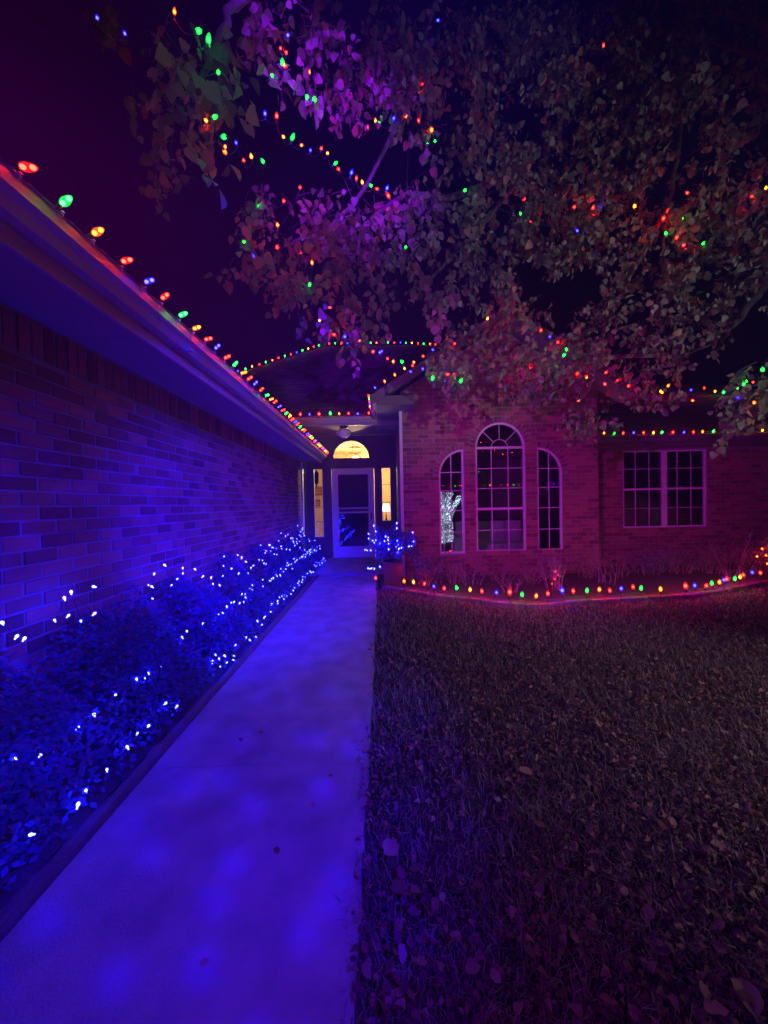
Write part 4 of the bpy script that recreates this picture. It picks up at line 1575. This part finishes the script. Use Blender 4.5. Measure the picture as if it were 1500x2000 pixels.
# ------------------------------------------------------------------ tree
tree = thing('shade_tree', 'large broad-leaved tree arching over the lawn with coloured lights wound through its crown', 'tree', (5.0, 2.8, 0))
T0 = Vector(tree.location)
mb = MB()
mb.tube([Vector(p) - T0 for p in ((5.0, 2.8, -.1), (5.0, 2.8, .25), (4.98, 2.82, 1.1), (5.0, 2.85, 2.1))], [.30, .22, .19, .18], 14)
mb.build('trunk', M_bark, tree, True)
limbs = [
    [(5.0, 2.85, 2.0), (4.95, 3.3, 2.9), P(1540, 535, 4.0), P(1480, 575, 4.05), P(1425, 640, 4.1), P(1345, 685, 4.2), P(1230, 695, 4.3), P(1120, 690, 4.4)],
    [(5.0, 2.85, 2.0), (4.6, 3.0, 4.2), P(1400, -60, 4.3), P(1345, 60, 4.3), P(1328, 250, 4.2), P(1308, 400, 4.1), P(1290, 500, 4.1)],
    [(5.0, 2.85, 2.0), (4.5, 3.1, 4.6), P(1260, -20, 4.7), P(1150, 150, 4.5), P(1050, 300, 4.2), P(960, 420, 3.9), P(840, 545, 3.6)],
    [(5.0, 2.85, 2.0), (4.7, 3.1, 4.2), P(1330, 60, 4.5), P(1255, 190, 4.4), P(1190, 310, 4.3), P(1150, 400, 4.2), P(1120, 500, 4.1)],
    [(5.0, 2.85, 2.0), (4.4, 2.6, 4.4), (2.6, 2.6, 5.4), P(900, -60, 3.6), P(800, 190, 3.5), P(690, 400, 3.2), P(560, 480, 3.0)],
    [(5.0, 2.85, 2.0), (4.3, 2.4, 4.4), (2.2, 2.2, 5.2), (0.6, 2.0, 4.6), P(520, -30, 2.0), P(430, 60, 1.9), P(385, 190, 1.9)],
    [(5.0, 2.85, 2.0), (4.9, 2.7, 2.8), P(1560, 700, 3.3), P(1500, 740, 3.3), P(1455, 790, 3.3)],
    [P(1050, 300, 4.2), P(900, 380, 3.8), P(790, 385, 3.4), P(700, 470, 3.2), P(670, 620, 3.0)],
    [P(1308, 400, 4.1), P(1200, 600, 4.3), P(1160, 720, 4.4), P(1130, 830, 4.5)],
]
limb_r = [.070, .045, .06, .045, .036, .04, .03, .035, .028]
for pl_, r in zip(limbs, limb_r):
    ps = [Vector(p) for p in pl_]
    fine = []
    for i in range(len(ps) - 1):
        a, b = ps[i], ps[i + 1]
        p_, n_ = ps[max(0, i - 1)], ps[min(len(ps) - 1, i + 2)]
        for k in range(5):
            u = k / 5
            fine.append(0.5 * ((2 * a) + (-p_ + b) * u + (2 * p_ - 5 * a + 4 * b - n_) * u * u + (-p_ + 3 * a - 3 * b + n_) * u ** 3)
                        + Vector([random.uniform(-.012, .012) for _ in range(3)]))
    fine.append(ps[-1])
    mb = MB()
    mb.tube([p - T0 for p in fine], [r * (1 - .85 * i / len(fine)) + .004 for i in range(len(fine))], 8)
    mb.build('limb', M_bark, tree, True)
LIMBPTS = np.array([tuple(p) for pl_ in limbs for p in pl_[2:]])

# leaf clusters: centre x, y, depth, radius (in photo pixels), number weight, kind
blobs = [(390, 50, 1.9, 75, 1, 0), (400, 150, 1.85, 75, 1, 0), (375, 225, 1.9, 50, 1, 0), (435, 200, 1.8, 45, 1, 0), (350, 275, 2.0, 38, 1, 0),
         (395, 285, 1.9, 38, 1, 0), (320, 120, 2.4, 60, .5, 1), (290, 200, 2.6, 45, .3, 1), (340, 370, 2.6, 42, .6, 1), (310, 330, 2.7, 35, .3, 1),
         (250, 40, 2.6, 60, .4, 1), (200, 20, 2.8, 50, .2, 1),
         (480, 40, 2.3, 60, .7, 0), (560, 50, 2.4, 70, 1, 0), (570, 130, 2.4, 45, 1, 0), (610, 180, 2.5, 28, 1, 0), (660, 60, 2.9, 80, 1, 0),
         (700, 160, 3.0, 70, 1, 1), (680, 235, 3.0, 35, .7, 1), (760, 80, 3.2, 90, 1, 0), (800, 180, 3.3, 55, 1, 0), (860, 90, 3.4, 90, 1, 0),
         (840, 270, 3.5, 35, .9, 0), (780, 250, 3.4, 30, .5, 0), (900, 200, 3.6, 80, 1, 1), (905, 300, 3.7, 50, .8, 0),
         (960, 60, 3.6, 100, 1, 0), (1000, 180, 3.7, 95, 1, 1), (980, 300, 3.7, 80, 1, 1), (1080, 80, 3.9, 100, 1, 0), (1110, 210, 4.0, 90, 1, 0),
         (1080, 330, 4.0, 90, 1, 0), (1190, 70, 4.1, 100, 1, 0), (1220, 200, 4.1, 90, 1, 0), (1190, 330, 4.2, 85, 1, 0), (1310, 90, 4.0, 100, .9, 0),
         (1330, 230, 4.0, 90, .9, 0), (1300, 350, 4.1, 85, 1, 0), (1420, 70, 3.8, 100, .9, 0), (1450, 200, 3.7, 90, .8, 0), (1430, 330, 3.8, 85, .8, 0),
         (1500, 420, 3.7, 80, .8, 0), (1410, 440, 3.9, 85, 1, 0), (1300, 470, 4.0, 80, 1, 0), (1190, 450, 4.0, 85, 1.1, 0), (1080, 440, 3.9, 80, 1.1, 0),
         (980, 410, 3.7, 75, 1.1, 0), (890, 400, 3.5, 60, 1, 0), (820, 410, 3.3, 55, 1, 0), (850, 330, 3.5, 30, .6, 0),
         (540, 380, 2.9, 45, 1, 2), (500, 440, 2.9, 45, 1, 2), (585, 420, 2.9, 60, 1.2, 2), (650, 430, 3.0, 60, 1.2, 2), (480, 510, 2.9, 38, 1, 2),
         (448, 530, 2.85, 22, 1, 2), (530, 500, 2.9, 50, 1.2, 2), (560, 560, 2.9, 38, 1.2, 2), (620, 520, 2.95, 65, 1.3, 2), (640, 590, 2.95, 50, 1.2, 2),
         (700, 510, 3.1, 60, 1.2, 1), (740, 450, 3.2, 60, 1.2, 0), (760, 540, 3.2, 55, 1.2, 0), (715, 590, 3.1, 50, 1.2, 1), (660, 650, 3.0, 38, 1.2, 1),
         (712, 645, 3.0, 35, 1.1, 1), (605, 625, 2.95, 22, 1, 2), (680, 695, 3.0, 22, 1, 2), (820, 500, 3.3, 55, 1.2, 0), (845, 570, 3.35, 40, 1.2, 0),
         (850, 620, 3.35, 24, 1, 0), (900, 500, 3.5, 55, 1.1, 0), (920, 580, 3.8, 35, .6, 0), (960, 500, 3.6, 50, 1, 0), (1020, 520, 3.8, 60, 1, 1),
         (1000, 590, 4.1, 45, .8, 1), (1080, 510, 3.9, 45, .9, 0),
         (920, 660, 4.3, 45, 1, 1), (880, 720, 4.4, 42, 1, 0), (850, 700, 4.4, 25, .8, 1), (900, 745, 4.4, 28, .9, 0), (970, 700, 4.4, 50, 1.1, 1),
         (1000, 640, 4.3, 50, 1, 1), (1050, 700, 4.4, 55, 1.1, 1), (1080, 640, 4.3, 50, 1, 1), (1060, 750, 4.4, 40, 1, 0), (1005, 755, 4.4, 25, .8, 1),
         (1130, 700, 4.4, 55, 1.2, 0), (1150, 640, 4.3, 50, 1.1, 1), (1160, 770, 4.4, 45, 1.2, 0), (1130, 820, 4.5, 32, 1.2, 0), (1122, 850, 4.5, 16, 1, 0),
         (1185, 820, 4.4, 26, 1, 0), (1220, 730, 4.3, 50, 1.2, 0), (1260, 770, 4.3, 30, 1, 1), (1290, 720, 4.2, 45, 1.2, 0), (1310, 770, 4.2, 24, 1, 0),
         (1250, 640, 4.2, 55, 1.1, 0), (1320, 600, 4.1, 55, 1.2, 0), (1220, 570, 4.1, 50, 1, 1), (1380, 560, 4.0, 60, 1.1, 0), (1400, 620, 4.1, 35, .9, 0),
         (1450, 530, 3.9, 55, 1, 0), (1300, 540, 4.1, 45, 1, 0), (1400, 678, 4.1, 16, .7, 0), (1330, 670, 4.15, 30, .9, 0), (1500, 500, 3.8, 50, 1, 0),
         (1490, 720, 3.2, 32, 1, 0), (1450, 745, 3.3, 26, .9, 1), (1430, 800, 3.3, 34, 1.1, 0), (1480, 790, 3.2, 50, 1.2, 0), (1425, 850, 3.3, 20, 1, 0),
         (1540, 760, 3.2, 60, 1, 0), (1540, 600, 3.6, 40, .6, 0), (1600, 450, 3.7, 120, .8, 0), (1600, 150, 3.7, 140, .8, 0)]
# outline of one heart-shaped leaf, folded along the midrib and curled at the tip (long axis +x)
lv = np.array([(0, 0, 0), (.04, .30, .05), (.34, .50, .12), (.76, .34, .04), (1.10, 0, -.16), (.76, -.34, .04), (.34, -.50, .12), (.04, -.30, .05),
               (.35, 0, -.02), (.70, 0, -.05)])
lf = np.array([(0, 8, 2, 1), (8, 9, 3, 2), (0, 7, 6, 8), (8, 6, 5, 9), (9, 4, 3, 3), (9, 5, 4, 4)])
lf3 = []
for q in ((0, 8, 2, 1), (8, 9, 3, 2), (0, 7, 6, 8), (8, 6, 5, 9)):
    lf3 += [(q[0], q[1], q[2]), (q[0], q[2], q[3])]
lf3 += [(9, 4, 3), (9, 5, 4)]
lf3 = np.array(lf3)

POS, DIR, NRM, SC, KIND = [], [], [], [], []
twigs = MB()
for (cx, cy, dep, rad_, wgt, kd) in blobs:
    area = PI * (rad_ * dep / F) ** 2
    n_tw = max(2, int(area * 185 * wgt))
    for _ in range(n_tw):
        a, r = random.uniform(0, 2 * PI), rad_ * math.sqrt(random.random())
        dd = dep + random.gauss(0, .20 if dep > 2.5 else .10)
        o_ = P(cx + r * math.cos(a), cy + r * math.sin(a) * .9, max(1.45, dd))
        if noise.noise(Vector(o_) * 2.4) < -.02 - .30 * (rad_ < 45) or noise.noise(Vector(o_) * 5.5) < -.30:
            continue
        j = np.argmin(((LIMBPTS - np.array(o_)) ** 2).sum(1))
        tow = (o_ - Vector(LIMBPTS[j]))
        if tow.length > 1e-3:
            tow.normalize()
        g = (tow * .5 + Vector((random.gauss(0, .4), random.gauss(0, .4), -.45 + random.gauss(0, .25)))).normalized()
        L_ = random.uniform(.14, .30)
        s0 = o_ - g * L_ * .5
        tw = [s0, s0 + g * L_ * .5 + Vector((0, 0, .02)), s0 + g * L_ + Vector((0, 0, -.02))]
        twigs.tube([p - T0 for p in tw], [.0028, .002, .001], 3, caps=False)
        nl = random.randint(4, 7)
        for k in range(nl):
            u = .15 + .85 * (k + random.random() * .5) / nl
            p = s0 + g * L_ * u
            side = Vector((random.gauss(0, 1), random.gauss(0, 1), random.gauss(0, .5)))
            side = (side - g * side.dot(g)).normalized()
            pet = (side * .6 + g * .3 + Vector((0, 0, -.25))).normalized()
            p2 = p + pet * random.uniform(.015, .04)
            d_ = (Vector((0, 0, -1)) * random.uniform(.2, 1.1) + pet * .8 + Vector((random.gauss(0, .5), random.gauss(0, .4), random.gauss(0, .2)))).normalized()
            POS.append(p2)
            DIR.append(d_)
            NRM.append((random.gauss(.1, .8), -.5 + random.gauss(0, .7), .35 + random.gauss(0, .6)))
            SC.append(random.choice((random.uniform(.030, .055), random.uniform(.048, .080))))
            KIND.append(1 if random.random() < (.06, .22, .40)[kd] else 0)
POS, DIR, NRM, SC, KIND = map(np.array, (POS, DIR, NRM, SC, KIND))
rot = frames(NRM, DIR)
# the leaf's long axis must follow DIR: rebuild frame with x = DIR
d_ = DIR / np.linalg.norm(DIR, axis=1, keepdims=True)
nn_ = NRM - d_ * np.sum(d_ * NRM, 1, keepdims=True)
nn_ /= np.linalg.norm(nn_, axis=1, keepdims=True) + 1e-9
rot = np.stack([d_, np.cross(nn_, d_), nn_], axis=2)
size_px = []
for p, s in zip(POS, SC):
    q = pix(p)
    size_px.append(s / q[2] if (q and 0 < q[0] < 1500 and 0 < q[1] < 2000) else 0)
order = np.argsort(size_px)[::-1]
near = order[:300]
far = order[300:]
me_leaf = [np_mesh('leaf', lv, lf3, m_) for m_ in (M_leaf, M_autumn)]
for i in near:
    mt = Matrix([list(rot[i][r] * SC[i]) + [POS[i][r] - T0[r]] for r in range(3)] + [[0, 0, 0, 1]])
    link('leaf', me_leaf[KIND[i]], tree, mtx=mt)
V, Fc = scatter(lv, lf3, POS[far] - np.array(T0), rot[far], SC[far])
o = link('foliage', np_mesh('foliage', V, Fc, [M_leaf, M_autumn], np.repeat(KIND[far], len(lf3))), tree, kind='stuff')
twigs.build('twigs', M_bark, tree, kind='stuff')

# ------------------------------------------------------------------ lawn: dormant grass and fallen leaves


def in_lawn(x, y):
    ey = np.interp(x, [q[0] for q in EDGE], [q[1] for q in EDGE])
    return (x > WALK_R - .035 + .03 * np.sin(y * 7) * np.sin(y * 2.3)) & (y < ey - .03)


def lawn_points(n, ymax=7.2, k=0.5):
    """ground points, thicker near the viewer"""
    u = rng.random(n)
    y = .25 + (ymax - .25) * u ** 1.75
    x = WALK_R - .05 + rng.random(n) * (1.15 * y + .9 + .3)
    m = in_lawn(x, y)
    return x[m], y[m]


# tufted blades: each a bent ribbon of two quads' worth of triangles
x, y = lawn_points(120000)
patch = np.sin(x * 2.1 + 1.7 * np.sin(y * 1.3)) * np.sin(y * 2.4 + x * .8) + rng.normal(0, .5, len(x))
keep = patch > -.9
x, y = x[keep], y[keep]
n = len(x)
tuft = rng.normal(0, .012, (n, 2))
L_ = rng.uniform(.02, .075, n) * (1 + .5 * (rng.random(n) > .93))
az = rng.uniform(0, 2 * PI, n)
lean = rng.uniform(.8, 1.5, n)
w = rng.uniform(.0010, .0021, n) * (1 + .22 * y)
c, s = np.cos(az), np.sin(az)
b0 = np.stack([x + tuft[:, 0], y + tuft[:, 1], np.full(n, -.035)], 1)
dirh = np.stack([c, s, np.zeros(n)], 1)
side = np.stack([-s, c, np.zeros(n)], 1)
mid = b0 + dirh * (L_ * .45 * np.sin(lean * .6))[:, None] + np.array([0, 0, 1]) * (L_ * .55 * np.cos(lean * .6))[:, None] + np.array([0, 0, .012])
tip = mid + dirh * (L_ * .6 * np.sin(lean * 1.2))[:, None] + np.array([0, 0, 1]) * (L_ * .5 * np.cos(lean * 1.2))[:, None] + side * (rng.normal(0, .3, n) * L_)[:, None]
ww_ = side * w[:, None]
V = np.stack([b0 - ww_, b0 + ww_, mid + ww_ * .8, mid - ww_ * .8, tip], 1).reshape(-1, 3)
base = (np.arange(n) * 5)[:, None]
Fc = np.concatenate([base + np.array([0, 1, 2]), base + np.array([0, 2, 3]), base + np.array([3, 2, 4])], 1).reshape(-1, 3)
g = link('grass', np_mesh('grass', V, Fc, M_straw))
tag(g, 'dormant straw-coloured lawn grass covering the front yard', 'grass', kind='stuff')

# leaf litter
x, y = lawn_points(30000)
keep = np.sin(x * 3.1 + 2 * np.sin(y * 1.9)) * np.sin(y * 2.7 + x) + rng.normal(0, .55, len(x)) > -.25
x, y = x[keep], y[keep]
n = len(x)
pos = np.stack([x, y, rng.uniform(-.02, .022, n)], 1)
nr = np.stack([rng.normal(0, .45, n), rng.normal(0, .45, n), np.ones(n)], 1)
lv2 = lv.copy()
lv2[:, 2] = lv2[:, 2] * 2.2 + np.array([0, .05, .02, -.04, .10, .04, .12, -.02, 0, 0])
V, Fc = scatter(lv2 * np.array([1, .8, 1]) - np.array([.5, 0, 0]), lf3, pos, frames(nr, rng.normal(0, 1, (n, 3))), rng.uniform(.010, .034, n))
g = link('leaf_litter', np_mesh('leaf_litter', V, Fc, M_litter))
tag(g, 'layer of small dead leaves strewn through the lawn grass', 'leaf litter', kind='stuff')

# the large fallen leaves one can pick out
M_pale = mat('pale_fallen_leaf', (0.46, 0.36, 0.20), 0.7, 0.4, 25, 0.3, 60, trans=0.2)
variants = []
for k in range(6):
    rr = random.Random(40 + k)
    m_ = 16
    curl = rr.uniform(.25, .8)
    v_, ring = [], []
    for ringr in (.5, 1.0):
        for q in range(m_):
            a = 2 * PI * q / m_
            ra = .5 * (1 - .28 * abs(math.sin(a)) + .10 * math.cos(a)) * (1 + (rr.uniform(-.16, .12) if ringr == 1 else 0))
            x_, y_ = ra * ringr * math.cos(a), ra * ringr * math.sin(a)
            v_.append((x_, y_, curl * (y_ * y_ * 1.6 + x_ * x_ * .5 * (1 if k % 2 else -.6)) + rr.uniform(-.03, .03) * ringr - (0 if abs(y_) > .05 else .02)))
    v_.append((0, 0, -.02))
    f_ = [(2 * m_, q, (q + 1) % m_) for q in range(m_)]
    for q in range(m_):
        a, b = q, (q + 1) % m_
        f_ += [(a, m_ + a, m_ + b), (a, m_ + b, b)]
    v_ += [(-.42, 0, .0), (-.72, .04, .05), (-.72, .02, .06)]
    f_.append((2 * m_ + 1, 2 * m_ + 2, 2 * m_ + 3))
    variants.append([np_mesh('fallen_leaf', np.array(v_), np.array(f_), q_) for q_ in (M_litter, M_pale)])


def fallen(px_, py_, size, kind, label, group=None, z=0.02, tilt=.3):
    q = gp(px_, py_, z)
    o = link('fallen_leaf', variants[random.randrange(6)][kind])
    o.location = q
    o.scale = (size,) * 3
    o.rotation_euler = (random.uniform(-tilt, tilt), random.uniform(-tilt, tilt), random.uniform(0, 2 * PI))
    return tag(o, label, 'leaf', group)


fallen(1462, 1945, .09, 1, 'largest pale leaf on the grass, lying nearest the viewer')
fallen(1400, 1972, .06, 1, 'small pale leaf beside the largest fallen leaf')
fallen(762, 1655, .085, 1, 'yellowish curled leaf on the grass close to the walk edge', tilt=.9)
fallen(1025, 1505, .07, 1, 'orange-tan leaf lying in the middle of the lawn')
fallen(1300, 1610, .075, 0, 'brown leaf lying on the right half of the lawn')
fallen(1405, 1650, .05, 1, 'small yellow leaf in the dark grass on the right')
fallen(780, 1735, .085, 0, 'broad purple-tinted leaf at the top of the leaf heap by the walk')
for i, (a, b) in enumerate(((508, 1430), (470, 1445), (645, 1515), (612, 1572), (540, 1660), (400, 1880))):
    fallen(a, b, (.05, .035, .03, .03, .035, .03)[i], 0, ('largest dark leaf lying on the concrete walk', 'dark leaf left of the largest leaf on the walk',
           'little leaf on the walk near the grass edge', 'tiny leaf on the walk below the slab joint', 'crumpled leaf in the middle of the near walk',
           'single leaf on the walk nearest the viewer')[i], z=.012, tilt=.15)
for i in range(70):
    py_ = random.uniform(1300, 1990)
    px_ = random.uniform(860, 1490)
    heap = i < 28
    if heap:
        px_, py_ = max(715, random.gauss(795, 40)), random.uniform(1690, 1990)
    kd = 1 if random.random() < .3 else 0
    lab = (('brown', 'pale')[kd] + (' curled leaf in the loose scatter of leaves along the near walk edge' if heap else
                                    ' dead leaf lying loose on the open lawn'))
    fallen(px_, py_, random.uniform(.028, .052), kd, lab, ('leaves scattered along the near walk edge' if heap else 'larger dead leaves on the open lawn'),
           z=.026, tilt=.9)

# ------------------------------------------------------------------ across the street (seen mirrored in the window glass)
nb = thing('neighbour_house', 'low house across the street, mirrored in the arched windows', 'house', (9, -15, 0))
mb = MB()
mb.box((-6, -4, 0), (6, 0, 2.5))
mb.build('wall', M_brick, nb)
mb = MB()
mb.add([(-6.5, .6, 2.5), (6.5, .6, 2.5), (6.5, -4.6, 2.5), (-6.5, -4.6, 2.5), (-5, -2, 4.4), (5, -2, 4.4)], [(0, 1, 5, 4), (2, 3, 4, 5), (1, 2, 5), (3, 0, 4)])
mb.build('roof', M_shingle, nb)
mb = MB()
mb.box((-2, 0.001, .05), (1, .04, 2.1))
mb.build('garage_door', M_white, nb)
pts = [Vector((3.0 + i * .45, -14.3, 2.62)) for i in range(26)]
string('coloured string on the eave of the house across the street, mirrored in the windows', pts, 'RGYBO', (0, 0, 1), 2.6)

# thin night air that carries the glow of the lights
m = bpy.data.materials.new('haze')
m.use_nodes = True
m.node_tree.nodes.clear()
pv = m.node_tree.nodes.new('ShaderNodeVolumePrincipled')
pv.inputs['Density'].default_value = 0.0025
pv.inputs['Color'].default_value = (0.9, 0.9, 0.95, 1)
ou = m.node_tree.nodes.new('ShaderNodeOutputMaterial')
m.node_tree.links.new(pv.outputs[0], ou.inputs['Volume'])
mb = MB()
mb.box((-62, -62, -1), (62, 62, 9))
mb.build('haze', m, kind='stuff')
